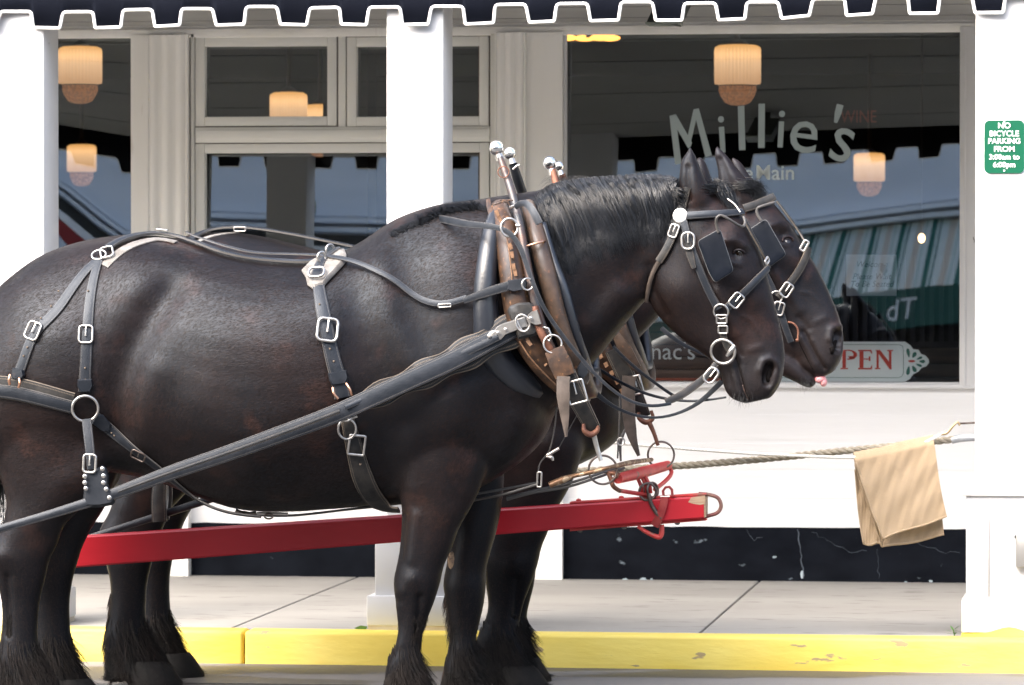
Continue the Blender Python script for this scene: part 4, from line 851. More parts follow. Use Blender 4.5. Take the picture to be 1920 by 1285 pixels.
# ================================================================== HARNESS
def leather(name, c, c2, edge, rough=.42, wear=None, stitch=True):
    m = bpy.data.materials.new(name); m.use_nodes = True; n = m.node_tree.nodes; l = m.node_tree.links; b = n['Principled BSDF']
    b.inputs['Roughness'].default_value = rough; b.inputs['Specular IOR Level'].default_value = .42; b.inputs['Specular Tint'].default_value = (.8, .88, 1, 1)
    tc = n.new('ShaderNodeTexCoord'); uv = n.new('ShaderNodeUVMap'); sp = n.new('ShaderNodeSeparateXYZ'); l.new(uv.outputs[0], sp.inputs[0])
    t = n.new('ShaderNodeTexNoise'); t.inputs['Scale'].default_value = 24; t.inputs['Detail'].default_value = 6; l.new(tc.outputs['Object'], t.inputs['Vector'])
    def mth(op, a, b_=None):
        q = n.new('ShaderNodeMath'); q.operation = op
        for i, v in enumerate((a, b_)):
            if v is None: continue
            if isinstance(v, (int, float)): q.inputs[i].default_value = v
            else: l.new(v, q.inputs[i])
        return q.outputs[0]
    def mr(s_, a, b_, c=0, d=1):
        r = n.new('ShaderNodeMapRange'); r.inputs[1].default_value = a; r.inputs[2].default_value = b_; r.inputs[3].default_value = c; r.inputs[4].default_value = d; l.new(s_, r.inputs[0]); return r.outputs[0]
    def mix(f, a, b_):
        x = n.new('ShaderNodeMix'); x.data_type = 'RGBA'; l.new(f, x.inputs[0])
        for s_, v in ((6, a), (7, b_)):
            if isinstance(v, tuple): x.inputs[s_].default_value = (*v, 1)
            else: l.new(v, x.inputs[s_])
        return x.outputs[2]
    col = mix(mr(t.outputs[0], .4, .65), c, c2)
    if wear:
        t2 = n.new('ShaderNodeTexNoise'); t2.inputs['Scale'].default_value = 55; t2.inputs['Detail'].default_value = 5; l.new(tc.outputs['Object'], t2.inputs['Vector']); col = mix(mr(t2.outputs[0], .60, .72), col, wear)
    if stitch:
        u = mth('ABSOLUTE', mth('SUBTRACT', sp.outputs[0], .5))
        e = mth('MULTIPLY', mth('GREATER_THAN', u, .36), mth('LESS_THAN', u, .405)); dash = mth('GREATER_THAN', mth('FRACT', mth('MULTIPLY', sp.outputs[1], 180)), .35)
        col = mix(mth('MULTIPLY', mth('MULTIPLY', e, dash), .6), col, edge)
        col = mix(mth('MULTIPLY', mth('GREATER_THAN', u, .465), .6), col, edge)
    l.new(col, b.inputs['Base Color'])
    bp = n.new('ShaderNodeBump'); bp.inputs['Strength'].default_value = .35; bp.inputs['Distance'].default_value = .0015
    t3 = n.new('ShaderNodeTexNoise'); t3.inputs['Scale'].default_value = 110; l.new(tc.outputs['Object'], t3.inputs['Vector']); l.new(t3.outputs[0], bp.inputs['Height']); l.new(bp.outputs[0], b.inputs['Normal'])
    M[name] = m
leather('black_leather', (.008, .010, .014), (.017, .019, .024), (.12, .11, .10), .46)
leather('worn_leather', (.012, .011, .010), (.030, .026, .022), (.16, .13, .10), .55)
leather('dark_backing', (.006, .006, .006), (.014, .012, .011), (.14, .11, .08), .6)
leather('tan_leather', (.085, .066, .054), (.050, .038, .030), (.25, .2, .15), .55, stitch=False)
leather('brown_leather', (.030, .018, .012), (.075, .040, .022), (.3, .2, .1), .42, wear=(.20, .10, .045), stitch=False)
leather('roll_leather', (.050, .034, .025), (.085, .055, .038), (.3, .2, .1), .38, wear=(.14, .07, .04), stitch=False)
M['pad_vinyl'] = mat('pad_vinyl', (.010, .013, .020), .33, c2=(.016, .019, .026), nscale=8, bump=.2, bscale=60, spec=.7)
M['lining'] = mat('lining', (.19, .18, .172), .8, c2=(.12, .112, .105), nscale=30)
M['lace'] = mat('lace', (.12, .060, .030), .6, c2=(.22, .12, .065), nscale=60)
M['nickel'] = mat('nickel', (.55, .54, .52), .30, .9, c2=(.42, .40, .385), nscale=40, bump=.1)
M['steel_ring'] = mat('steel_ring', (.20, .17, .155), .45, .9, c2=(.10, .075, .065), nscale=40)
M['rust_iron'] = mat('rust_iron', (.12, .05, .035), .6, .5, c2=(.20, .09, .055), nscale=35, bump=.6, bscale=90)
M['copper'] = mat('copper', (.75, .42, .28), .3, 1)
M['blinker'] = mat('blinker', (.003, .005, .009), .55, c2=(.005, .007, .012), nscale=20, c3=(.03, .032, .035), n3=90, t3=(.72, .78), spec=.07, bump=.15, bscale=30)

def rpts(S, pts, step=12, lift=.006, dense=True):
    """pixel path -> world points and outward normals on the body S; a third number per point pins the depth Y"""
    P = catmull([(p[0], p[1]) for p in pts], 12); 
    pin = np.interp(np.linspace(0, 1, len(P)), np.linspace(0, 1, len(pts)), [p[2] if len(p) > 2 else np.nan for p in pts]) if all(len(p) > 2 for p in pts) else [None] * len(P)
    if all(len(p) > 2 for p in pts):
        Q = catmull([tuple(p[:3]) for p in pts], 12); pin = Q[:, 2]
    d = np.r_[0, np.cumsum(np.linalg.norm(np.diff(P, axis=0), axis=1))]; n = max(4, int(d[-1] / step) + 1); s_ = np.linspace(0, d[-1], n)
    px = np.interp(s_, d, P[:, 0]); py = np.interp(s_, d, P[:, 1]); pn = None if pin[0] is None else np.interp(s_, d, pin)
    pos, nr = [], []; last = None
    for i in range(n):
        h, nn = S.hit(px[i], py[i]) if S else (None, None)
        if pn is not None:
            y = pn[i]
            if h is not None and h.y - lift < y and h.y > y - .35: y = h.y - lift * 1.5; pos.append(at(px[i], py[i], y)); nr.append(Vector((nn.x * .5, nn.y, nn.z * .5)).normalized())
            else: pos.append(at(px[i], py[i], y)); nr.append(Vector((0, -1, 0)))
            continue
        if h is None or (last is not None and abs(h.y - last) > .16): pos.append(None); nr.append(None)
        else: pos.append(h); nr.append(nn); last = h.y
    good = [i for i in range(n) if pos[i] is not None]
    if not good: raise Exception('strap misses body %s' % (pts,))
    for i in range(n):
        if pos[i] is None:
            j = min(good, key=lambda g: abs(g - i)); pos[i] = at(px[i], py[i], pos[j].y); nr[i] = nr[j].copy()
    A = np.array([tuple(p) for p in pos]); B = np.array([tuple(q) for q in nr])
    for _ in range(2):
        if n > 4: A[1:-1] = .5 * A[1:-1] + .25 * (A[:-2] + A[2:]); B[1:-1] = .34 * B[1:-1] + .33 * (B[:-2] + B[2:])
    B /= np.linalg.norm(B, axis=1)[:, None]
    return [Vector(a) + Vector(b) * lift for a, b in zip(A, B)], [Vector(b) for b in B], (px, py)
def ribbon(mb, P, N, W, th, roll=0, crown=.25):
    """a strap: 8-sided section, slightly crowned, with UVs (u across, v along in metres)"""
    n = len(P); W = W if hasattr(W, '__len__') else [W] * n
    if mb.uv is None: mb.uv = []
    o = len(mb.v); L = 0
    prof = [(-.5, 0, 0), (-.47, .8, .03), (-.25, 1.0, .25), (0, 1.0 + crown, .5), (.25, 1.0, .75), (.47, .8, .97), (.5, 0, 1), (.3, -.3, .5), (-.3, -.3, .5)]; k = len(prof)
    for i in range(n):
        T = (P[min(n - 1, i + 1)] - P[max(0, i - 1)]).normalized(); nn = (N[i] - T * N[i].dot(T)).normalized(); B = T.cross(nn)
        if i: L += (P[i] - P[i - 1]).length
        for a, h, u in prof:
            mb.v.append(tuple(P[i] + B * (a * W[i]) + nn * (h * th))); mb.uv.append((u, L))
    mb.f += [(o + i * k + j, o + i * k + (j + 1) % k, o + (i + 1) * k + (j + 1) % k, o + (i + 1) * k + j) for i in range(n - 1) for j in range(k)]
    mb.f += [tuple(o + j for j in range(k))[::-1], tuple(o + (n - 1) * k + j for j in range(k))]
    return mb
def wint(w_, n, Y):
    w_ = w_ if hasattr(w_, '__len__') else [w_, w_]
    return [v * Y / FPX for v in np.interp(np.linspace(0, 1, n), np.linspace(0, 1, len(w_)), w_)]
def strap(par, name, S, pts, w_, m='black_leather', lift=.004, th=.006, mirror=False, holes=()):
    P, N, _ = rpts(S, pts, lift=lift); W = wint(w_, len(P), P[0].y); mb = MB(); ribbon(mb, P, N, W, th)
    o = obj(name, mb, m, par, angle=50)
    if mirror:
        Yc = S.Y; mm = MB(); mm.v = [(x, 2 * Yc - y, z) for x, y, z in mb.v]; mm.f = [tuple(reversed(f)) for f in mb.f]; mm.uv = list(mb.uv); obj(name, mm, m, par, angle=50)
    return P, N
def frame_at(S, px, py, ang, Y=None, lift=.012):
    """local axes on the body: right/up in the picture turned by ang degrees, and the outward normal"""
    h, nn = S.hit(px, py) if S and Y is None else (None, None)
    if h is None: h = at(px, py, Y if Y is not None else S.Y - .2); nn = Vector((0, -1, 0))
    nn = Vector((nn.x * .8, nn.y, nn.z * .8)).normalized()
    u = Vector((math.cos(R(ang)), 0, math.sin(R(ang)))); u = (u - nn * u.dot(nn)).normalized(); v = nn.cross(u) * -1
    if v.z * math.cos(R(ang)) < 0: v = -v
    return h + nn * lift, u, v, nn
def buckle(par, S, px, py, wpx, hpx, ang=0, t=3.2, m='nickel', Y=None, lift=.013, pin=True, rnd=.35):
    c, u, v, nn = frame_at(S, px, py, ang, Y, lift); k = c.y / FPX; a, b = wpx * k / 2, hpx * k / 2; r_ = min(a, b) * rnd * 2 * .7; q = []
    for sx_, sy_, s0 in ((1, 1, 0), (-1, 1, 90), (-1, -1, 180), (1, -1, 270)):
        for i in range(5):
            an = R(s0 + 22.5 * i); q.append(c + u * (sx_ * (a - r_) + r_ * math.cos(an)) + v * (sy_ * (b - r_) + r_ * math.sin(an)) + nn * .004 * math.cos(math.pi * (sy_ * (b - r_)) / (2 * b + .001)))
    mb = MB(); mb.tube(q, t * k / 2, 10, closed=True); o = obj('buckle', mb, m, par, angle=180)
    if pin:
        mb = MB(); mb.tube([c + v * b * .9 + nn * .003, c + nn * .006, c - v * b * .12 + nn * .005], t * k * .32, 6); mb.sphere(c - v * b * .15 + nn * .004, t * k * .45, 8, 6); obj('prong', mb, m, o)
def ring(par, S, px, py, rpx, t=4, ang=0, Y=None, m='nickel', lift=.012, nrm=None, sq=1.0, name='ring'):
    c, u, v, nn = frame_at(S, px, py, 0, Y, lift); k = c.y / FPX
    if nrm: nn = Vector(nrm).normalized()
    mb = MB(); mb.ring(c, nn, rpx * k, t * k / 2, 40, 10, sq, up=(math.cos(R(ang)), 0, math.sin(R(ang)))); return obj(name, mb, m, par, angle=180)
def rodp(par, name, pts, r_, m, seg=8):
    """tube through (px, py, Y) points; r_ in pixels"""
    Q = catmull([tuple(at(*p)) for p in pts], 6) if len(pts) > 2 else np.array([tuple(at(*p)) for p in pts])
    k = pts[0][2] / FPX; rr = r_ if not hasattr(r_, '__len__') else None
    mb = MB(); mb.tube(Q, [v * k for v in np.interp(np.linspace(0, 1, len(Q)), np.linspace(0, 1, len(r_)), r_)] if rr is None else rr * k, seg); return obj(name, mb, m, par, angle=60)
def plate(par, name, poly, th, m, S=None, Y=None, lift=.01):
    """flat-ish piece given by its outline in pixels, laid on the body"""
    c = np.mean(np.array([p[:2] for p in poly]), 0); n = len(poly); fr, bk = [], []
    def P(px, py, l_):
        if Y is not None: return at(px, py, Y - l_)
        h, nn = S.hit(px, py)
        if h is None: h, nn = S.hit(*c)
        return h + nn * l_
    bm = bmesh.new(); 
    vs = [bm.verts.new(P(p[0], p[1], lift)) for p in poly]; inner = [bm.verts.new(P(c[0] + (p[0] - c[0]) * .86, c[1] + (p[1] - c[1]) * .86, lift + th)) for p in poly]; mid = [bm.verts.new(P(c[0] + (p[0] - c[0]) * .45, c[1] + (p[1] - c[1]) * .45, lift + th)) for p in poly]; base = [bm.verts.new(P(p[0], p[1], lift - .006)) for p in poly]
    ce = bm.verts.new(P(c[0], c[1], lift + th))
    for i in range(n):
        j = (i + 1) % n
        bm.faces.new((base[i], base[j], vs[j], vs[i])); bm.faces.new((vs[i], vs[j], inner[j], inner[i])); bm.faces.new((inner[i], inner[j], mid[j], mid[i])); bm.faces.new((mid[i], mid[j], ce))
    bm.verts.index_update(); mb = MB(); mb.add([v.co for v in bm.verts], [[v.index for v in f.verts] for f in bm.faces]); bm.free()
    mb.uv = [(.5, 0)] * len(mb.v); return obj(name, mb, m, par, angle=40)
def rivets_or_holes(par, S, pts, rpx, Y=None, lift=.016, m='nickel'):
    for p in pts:
        c, u, v, nn = frame_at(S, p[0], p[1], 0, Y, lift); mb = MB(); mb.sphere(c, rpx * c.y / FPX, 12, 8, (1, .45, 1)); obj('rivet', mb, m, par)

# ------------------------------------------------ near harness
H1 = thing('harness', 'black leather body harness on the near horse with silver buckles, from rump to collar', 'harness', (horseN.location.x, YN, .9))
Sn = SN
B_ = 'black_leather'
strap(H1, 'hip_strap', Sn, [(186, 488), (163, 507), (136, 542), (112, 577), (88, 603), (68, 622), (55, 648), (44, 680), (36, 700)], [17, 21, 21], mirror=True)
strap(H1, 'hip_strap', Sn, [(186, 490), (177, 520), (169, 565), (164, 625), (161, 680), (158, 735)], [17, 20, 22, 23], mirror=True)
strap(H1, 'hip_lining', Sn, [(196, 500), (214, 482), (240, 464), (270, 454), (300, 449), (330, 456)], [20, 20, 16], 'lining', lift=.002, th=.004)
strap(H1, 'back_strap', Sn, [(202, 470), (225, 456), (250, 448), (285, 443), (330, 449), (368, 461), (420, 479), (480, 491), (560, 497), (598, 494)], [17, 16, 14, 13], lift=.010, th=.008)
ring(H1, Sn, 187, 482, 14, 4, sq=.8); buckle(H1, Sn, 202, 478, 24, 26, 20, 4, pin=False)
buckle(H1, Sn, 65, 622, 27, 34, -22, 4.5); buckle(H1, Sn, 162, 628, 26, 33, 0, 4.5); buckle(H1, Sn, 303, 444, 22, 8, -5, 3, pin=False, lift=.022)
plate(H1, 'keeper', [(146, 711), (172, 710), (174, 722), (168, 734), (151, 735), (145, 724)], .008, B_, Sn, lift=.014)
plate(H1, 'keeper', [(27, 690), (46, 694), (49, 704), (42, 714), (25, 708)], .008, B_, Sn, lift=.014)
rodp(H1, 'loop', [(19, 703, YN - .37), (17, 712, YN - .375), (18, 722, YN - .37)], 2.6, 'copper'); rodp(H1, 'loop', [(36, 710, YN - .37), (37, 718, YN - .375), (35, 727, YN - .37)], 2.6, 'copper')
strap(H1, 'breeching_backing', Sn, [(-40, 722), (0, 726), (30, 729), (70, 738), (136, 756)], [44, 46, 42], 'worn_leather', lift=.004, th=.006, mirror=True)
strap(H1, 'breeching', Sn, [(-40, 728), (0, 732), (30, 735), (70, 744), (138, 762)], [24, 26, 24], lift=.013, th=.009)
ring(H1, Sn, 160, 764, 25, 5.5, lift=.02)
strap(H1, 'hold_up_strap', Sn, [(163, 786, YN - .40), (166, 815, YN - .41), (170, 850, YN - .42), (172, 880, YN - .42)], [19, 19, 17])
buckle(H1, Sn, 170, 869, 24, 34, -3, 5, Y=YN - .44)
plate(H1, 'trace_keeper', [(161, 888), (170, 885), (184, 877), (192, 872), (200, 878), (204, 893), (203, 908), (210, 925), (217, 940), (212, 947), (185, 952), (160, 952), (156, 935), (158, 915), (157, 900)], .014, B_, Y=YN - .425)
rivets_or_holes(H1, Sn, [(194, 879), (196, 892), (196, 905), (201, 917), (207, 933), (161, 893), (161, 905), (163, 916)], 4.6, Y=YN - .446)
strap(H1, 'quarter_strap', Sn, [(176, 780), (200, 800), (235, 828), (262, 850), (300, 878), (335, 908), (370, 934), (410, 953), (450, 962), (490, 966)], [24, 20, 17, 16, 12])
plate(H1, 'keeper', [(178, 774), (192, 776), (209, 794), (204, 808), (190, 806), (170, 790)], .007, B_, Sn, lift=.012)
buckle(H1, Sn, 262, 850, 28, 19, -28, 3.5, m='steel_ring')
# saddle pad and belly band
plate(H1, 'saddle_pad', [(566, 512), (580, 498), (600, 488), (622, 478), (648, 472), (652, 482), (648, 497), (630, 516), (616, 530), (606, 542), (590, 547), (577, 538), (574, 524)], .010, 'lining', Sn, lift=.012)
strap(H1, 'belly_band', Sn, [(597, 531), (601, 560), (608, 600), (616, 640), (625, 680), (637, 722), (642, 745)], [22, 27, 28, 30, 32], lift=.010, th=.008)
strap(H1, 'belly_band', Sn, [(645, 752), (652, 790), (662, 830), (672, 870), (684, 905), (700, 932), (722, 950), (748, 952)], [22, 27, 34, 40, 40, 36], 'worn_leather', lift=.006, th=.008)
strap(H1, 'pad_strap', Sn, [(596, 530), (597, 515), (605, 498), (625, 484), (642, 476)], [20, 20, 18], lift=.022, th=.006)
buckle(H1, Sn, 597, 524, 30, 24, 0, 5, lift=.034, pin=False, rnd=.5); buckle(H1, Sn, 614, 621, 38, 43, -5, 6, lift=.025)
plate(H1, 'keeper', [(614, 700), (648, 694), (651, 708), (646, 719), (621, 722), (616, 712)], .008, B_, Sn, lift=.020)
rodp(H1, 'loop', [(624, 727, YN - .405), (626, 738, YN - .41), (634, 748, YN - .405)], 2.6, 'copper'); rodp(H1, 'loop', [(649, 719, YN - .405), (656, 730, YN - .41), (660, 742, YN - .405)], 2.6, 'copper')
ring(H1, Sn, 650, 801, 17, 4.5, lift=.03, sq=1.15); buckle(H1, Sn, 668, 831, 30, 38, -10, 5, lift=.024, pin=False, rnd=.12)
rodp(H1, 'wire_hook', [(641, 788, YN - .42), (652, 789, YN - .425), (660, 784, YN - .42), (670, 781, YN - .42)], 2.6, 'nickel')
h_, n_ = Sn.hit(604, 500); 
for q, (px_, py_) in enumerate([(606, 492), (622, 478)]):
    h_, n_ = Sn.hit(px_, py_ + 4); h_ = h_ or at(px_, py_, YN - .1); mb = MB(); c_ = h_ + Vector((0, -.03, .025)); mb.ring(c_, (.75, -.65, 0), .018, .0045, 24, 8); mb.tube([c_ - Vector((0, 0, .018)), c_ - Vector((0, -.012, .045))], .005, 8); obj('terret', mb, 'nickel', H1, angle=180)
# trace: wide padded tug at the collar, then a narrow strap to the wagon
def trace(par, S, Y, mv=lambda p: p, wide=True):
    pts = [(978, 610, Y - .30), (915, 642, Y - .335), (850, 676, Y - .36), (780, 708, Y - .385), (700, 745, Y - .405), (620, 780, Y - .42), (520, 817, Y - .425), (420, 853, Y - .425), (320, 887, Y - .425), (215, 926, Y - .425), (110, 960, Y - .42), (0, 992, Y - .41), (-120, 1030, Y - .40)]
    pts = [mv(p) for p in pts]
    P, N = strap(par, 'trace', S, pts, [34, 38, 37, 36, 35, 33, 31, 29, 25, 19, 16, 15, 15], lift=.010, th=.012)
    if wide:
        Pp, Nn, (px, py) = rpts(S, [mv(p) for p in [(975, 612, Y - .295), (915, 643, Y - .325), (850, 677, Y - .35), (780, 709, Y - .375), (700, 745, Y - .395), (655, 765, Y - .40)]], lift=.004)
        n = len(Pp); W = [(.112 - .045 * (i / (n - 1)) ** 1.5 + .013 * math.sin(i / (n - 1) * math.pi * 8)) * (1 if i < n * .92 else .8) for i in range(n)]
        mb = MB(); ribbon(mb, Pp, Nn, W, .005, crown=0); obj('tug_backing', mb, 'dark_backing', par, angle=50)
        ps = [(936, 632), (800, 697), (700, 742), (650, 764)]
        strap(par, 'tug_ridge', S, [mv((p[0], p[1], Y - .335 - i * .03)) for i, p in enumerate(ps)], [14, 15, 14, 9], lift=.021, th=.006)
trace(H1, Sn, YN)
plate(H1, 'tug_plate', [(984, 594), (990, 612), (948, 628), (940, 637), (928, 640), (918, 638), (913, 630), (918, 622), (928, 618), (932, 612), (944, 606)], .004, 'nickel', Y=YN - .345)
rivets_or_holes(H1, Sn, [(949, 618), (935, 624), (919, 631)], 3.5, Y=YN - .353)
for S_px in [(112, 549), (98, 577), (79, 599), (54, 652), (47, 668), (167, 548), (160, 690), (161, 712), (625, 678), (618, 655), (675, 866), (165, 812), (167, 829), (210, 810), (216, 815), (600, 575)]:
    rivets_or_holes(H1, SN, [S_px], 2.1, lift=.0135 if S_px[0] < 580 else .021, m='gap_dark')  # dark beads standing for the punched holes in the straps
strap(H1, 'trace_welt', SN, [(640, 771, YN - .43), (540, 809, YN - .445), (430, 849, YN - .446), (320, 887, YN - .446), (225, 922, YN - .444)], [7, 7, 6, 5], 'dark_backing', lift=.027, th=.004)
# line under the belly
rodp(H1, 'belly_line', [(455, 960, YN - .02), (500, 967, YN - .03), (560, 966, YN - .03), (640, 957, YN - .03), (720, 948, YN - .02), (820, 935, YN), (900, 925, YN), (1010, 905, YN)], 2.4, 'black_leather')
rodp(H1, 'snap', [(442, 958, YN - .04), (462, 964, YN - .04), (480, 962, YN - .04)], 4, 'steel_ring'); ring(H1, None, 505, 968, 8, 3.4, Y=YN - .05, m='steel_ring', sq=.6); rodp(H1, 'snap', [(482, 963, YN - .04), (500, 963, YN - .04), (540, 964, YN - .04)], 3, 'nickel')

# ------------------------------------------------ collars
def collar(thing_, S, Y, mv, near=True):
    """a teardrop loop leaning forward: side line L(t), half width W(t), top to bottom, near side then far side"""
    t = thing_
    def loop(line, wm, rr, m, name, y_in=.0, flat=1.0, t0=0.0, t1=1.0, seg=14, both=True, open_top=False):
        L = catmull(line, 8); n = len(L); pts = []; rad = []; ts = np.linspace(0, 1, n)
        for sgn in ((-1, 1) if both else (-1,)):
            row = []
            for i in (range(n) if sgn < 0 else range(n - 1, -1, -1)):
                u = t0 + (t1 - t0) * ts[i]; W_ = wm * (math.sin(math.pi * min(1, max(0, u)) ** .85)) ** .62
                y = Y + sgn * W_; p = at(*mv((L[i][0], L[i][1]))[:2], Y - W_); row.append((p.x, y, p.z)); rad.append(L[i][2] * Y / FPX)
            pts += row
        mb = MB(); mb.tube(pts, rad, seg, closed=False, flat=flat); mb.uv = [(.5, 0)] * len(mb.v)
        return obj(name, mb, m, t, angle=180)
    loop([(934, 398, 17), (922, 440, 19), (914, 490, 20), (910, 545, 22), (912, 600, 25), (920, 648, 29), (946, 690, 30), (984, 722, 28), (1024, 740, 20)], .292, None, 'pad_vinyl', 'back_pad', t0=.06, t1=.97)
    loop([(936, 388, 16), (946, 425, 21), (955, 470, 24), (963, 520, 26), (971, 570, 28), (984, 618, 29), (1008, 662, 28), (1038, 702, 24), (1072, 740, 16), (1088, 755, 9)], .290, None, 'brown_leather', 'collar_body', t0=.05, t1=.97, seg=18)
    loop([(990, 385, 13), (1002, 425, 16), (1014, 470, 18), (1028, 525, 18), (1042, 580, 17), (1057, 630, 17), (1074, 672, 17), (1094, 708, 16), (1108, 735, 13)], .262, None, 'roll_leather', 'front_roll', t0=.05, t1=.97)
    loop([(1018, 420, 7), (1038, 490, 9), (1056, 540, 10), (1070, 590, 10), (1082, 635, 10), (1094, 668, 10), (1106, 700, 9)], .235, None, 'pad_vinyl', 'front_pad', t0=.15, t1=.95)
    return loop
CN = thing('horse_collar', 'worn brown leather collar with hames and silver balls round the neck of the near horse', 'collar', (at(1000, 560, YN).x, YN, 1.2))
loopN = collar(CN, SN, YN, lambda p: p)
CY = YN - .325   # depth of the collar's outer face
def Wt(u, wm=.29): return wm * (math.sin(math.pi * min(1, max(0, u)) ** .85)) ** .62
def hame(par, pts, r_, Y, m, sgn=1, ball=None, ball_r=14):
    """pts: (px, py, lateral m); mirrored to the far side when sgn=-1 only in depth"""
    o = rodp(par, 'hame', [(p[0], p[1], Y - sgn * p[2]) for p in pts], r_, m, 8)
    return o
hm = hame(CN, [(938, 296, .13), (948, 325, .15), (958, 355, .175), (966, 385, .20), (975, 425, .245), (984, 475, .29), (994, 525, .315), (1004, 570, .325), (1018, 615, .32), (1038, 662, .285), (1066, 706, .22), (1094, 740, .12)], [6, 7.5, 8, 7.5, 8, 8.5, 8.5, 8.5, 8.5, 8, 7, 5], YN, 'worn_leather' if False else mat('hame_steel', (.045, .048, .055), .4, .3, c2=(.10, .055, .04), nscale=18, spec=.7))
hf = hame(CN, [(962, 308, .09), (970, 335, .12), (980, 365, .16), (990, 400, .20), (1000, 440, .24)], [8, 9.5, 9.5, 9, 8], YN, mat('hame_black', (.012, .014, .018), .4), sgn=-1)
def ball(par, px, py, r_, Y, d):
    c = at(px, py, Y); mb = MB(); mb.sphere(c, r_ * Y / FPX, 32, 20); obj('ball', mb, M['chrome'], par, angle=180)
    dv = Vector(d).normalized(); k = Y / FPX; mb = MB(); mb.tube([c + dv * r_ * k * .8, c + dv * r_ * k * 1.5, c + dv * r_ * k * 1.75], [r_ * k * .5, r_ * k * .62, r_ * k * .66], 16); obj('ferrule', mb, 'nickel', par)
M['chrome'] = mat('chrome', (.86, .86, .86), .17, 1, bump=.05, bscale=30)
ball(hm, 931, 278, 14, YN - .12, (.35, 0, -1)); ball(hf, 956, 288, 11.5, YN + .09, (.3, 0, -1))
ring(CN, None, 945, 323, 10.5, 2.4, Y=YN - .165, m='rust_iron'); rodp(CN, 'pin', [(962, 318, YN), (970, 311, YN), (975, 310, YN)], 2.2, 'nickel')
ring(CN, None, 956, 427, 16, 4.6, Y=CY - .005, nrm=(.25, -1, .1), sq=1.08); rodp(CN, 'pin', [(967, 423, CY - .02), (975, 423, CY - .02)], 3, 'nickel')
strap(CN, 'hame_strap', None, [(968, 388, CY + .06), (980, 375, CY + .03), (992, 382, CY), (1002, 400, CY - .015), (1012, 420, CY - .02)], [11, 13, 15, 16, 15], B_)
rodp(CN, 'clasp', [(957, 389, CY + .08), (965, 386, CY + .06), (973, 381, CY + .05)], 3.2, 'nickel')
for a_ in ([(925, 384), (950, 378), (958, 392)], [(937, 376), (962, 376)]): rodp(CN, 'cap_wire', [(x, y, CY + .10) for x, y in a_], 1.6, 'brown_leather')
strap(CN, 'cap_leather', None, [(916, 376, YN - .10), (920, 395, YN - .16), (928, 410, YN - .2)], [8, 13, 12], 'brown_leather')
# lacing along the collar body, cloth patches, copper band
mb = MB()
for i, (x, y, a_) in enumerate([(932, 400, -65), (937, 411, -62), (957, 462, -70), (960, 478, -80), (963, 500, -80), (966, 512, -78), (960, 548, -85), (1000, 655, -50), (1010, 668, -48), (1020, 681, -45), (1031, 694, -43), (1042, 708, -42), (986, 632, -58), (992, 643, -55), (1055, 722, -40)]):
    q = [(x + dx * math.cos(R(a_)) - dy * math.sin(R(a_)), y - dx * math.sin(R(a_)) - dy * math.cos(R(a_))) for dx, dy in ((-6, -3.5), (6, -3), (6, 3), (-6, 3.5))]
    P_ = [at(*p, CY - .013 + .002 * (i % 2) + (.05 if y > 650 else 0) + (.06 if y > 690 else 0) + (.07 if y < 420 else 0)) for p in q]; mb.prism(P_, (0, .012, 0))
obj('lacing', mb, 'lace', CN, smooth=False)
rodp(CN, 'seam', [(947, 425, CY + .02), (953, 460, CY - .005), (958, 500, CY - .012), (962, 545, CY - .014)], 1.3, 'lace'); rodp(CN, 'seam', [(974, 640, CY - .002), (995, 672, CY + .01), (1025, 705, CY + .05), (1060, 738, CY + .12)], 1.5, 'lace')
mb = MB(); c = at(1003, 458, YN - .262); mb.ring(c, (.28, -.0, -1), 19 * YN / FPX, .0045, 28, 8, 1.0); obj('copper_band', mb, 'copper', CN, angle=180)
plate(CN, 'hame_pad', [(951, 583), (956, 574), (972, 568), (992, 567), (1000, 572), (1004, 590), (1010, 622), (1006, 629), (986, 634), (972, 637), (966, 620), (958, 600)], .008, 'worn_leather', Y=CY - .012)
rodp(CN, 'stud_post', [(1003, 575, CY - .02), (1010, 610, CY - .03), (1019, 632, CY - .03), (1032, 655, CY - .02), (1042, 672, CY + .0)], [7, 8, 8, 7, 6], 'rust_iron')
plate(CN, 'hame_clip', [(996, 585), (1008, 580), (1012, 592), (1017, 609), (1005, 611), (996, 607), (990, 606), (986, 598), (990, 590)], .010, 'nickel', Y=CY - .038)
rivets_or_holes(CN, None, [(996, 597)], 4, Y=CY - .052)
ring(CN, None, 981, 606, 13, 4.2, Y=CY - .04, sq=1.25, ang=20); rodp(CN, 'bar', [(966, 598, CY - .045), (979, 622, CY - .045)], 3, 'nickel')
mb = MB(); P_ = [at(*p, CY - .035) for p in ((1018, 613), (1028, 616), (1034, 630), (1030, 640), (1020, 632), (1014, 622))]; mb.tube(P_, 2.2 * YN / FPX, 8, closed=True); obj('link', mb, 'nickel', CN, angle=180)
ring(CN, None, 1037, 645, 17, 3.6, Y=CY - .03, nrm=(.15, -1, .1))
ring(CN, None, 990, 533, 11, 3.5, Y=CY - .03, nrm=(.5, -1, 0), name='dee'); plate(CN, 'line_loop', [(952, 526), (984, 521), (989, 530), (986, 543), (962, 548), (950, 544)], .006, B_, Y=CY - .02)
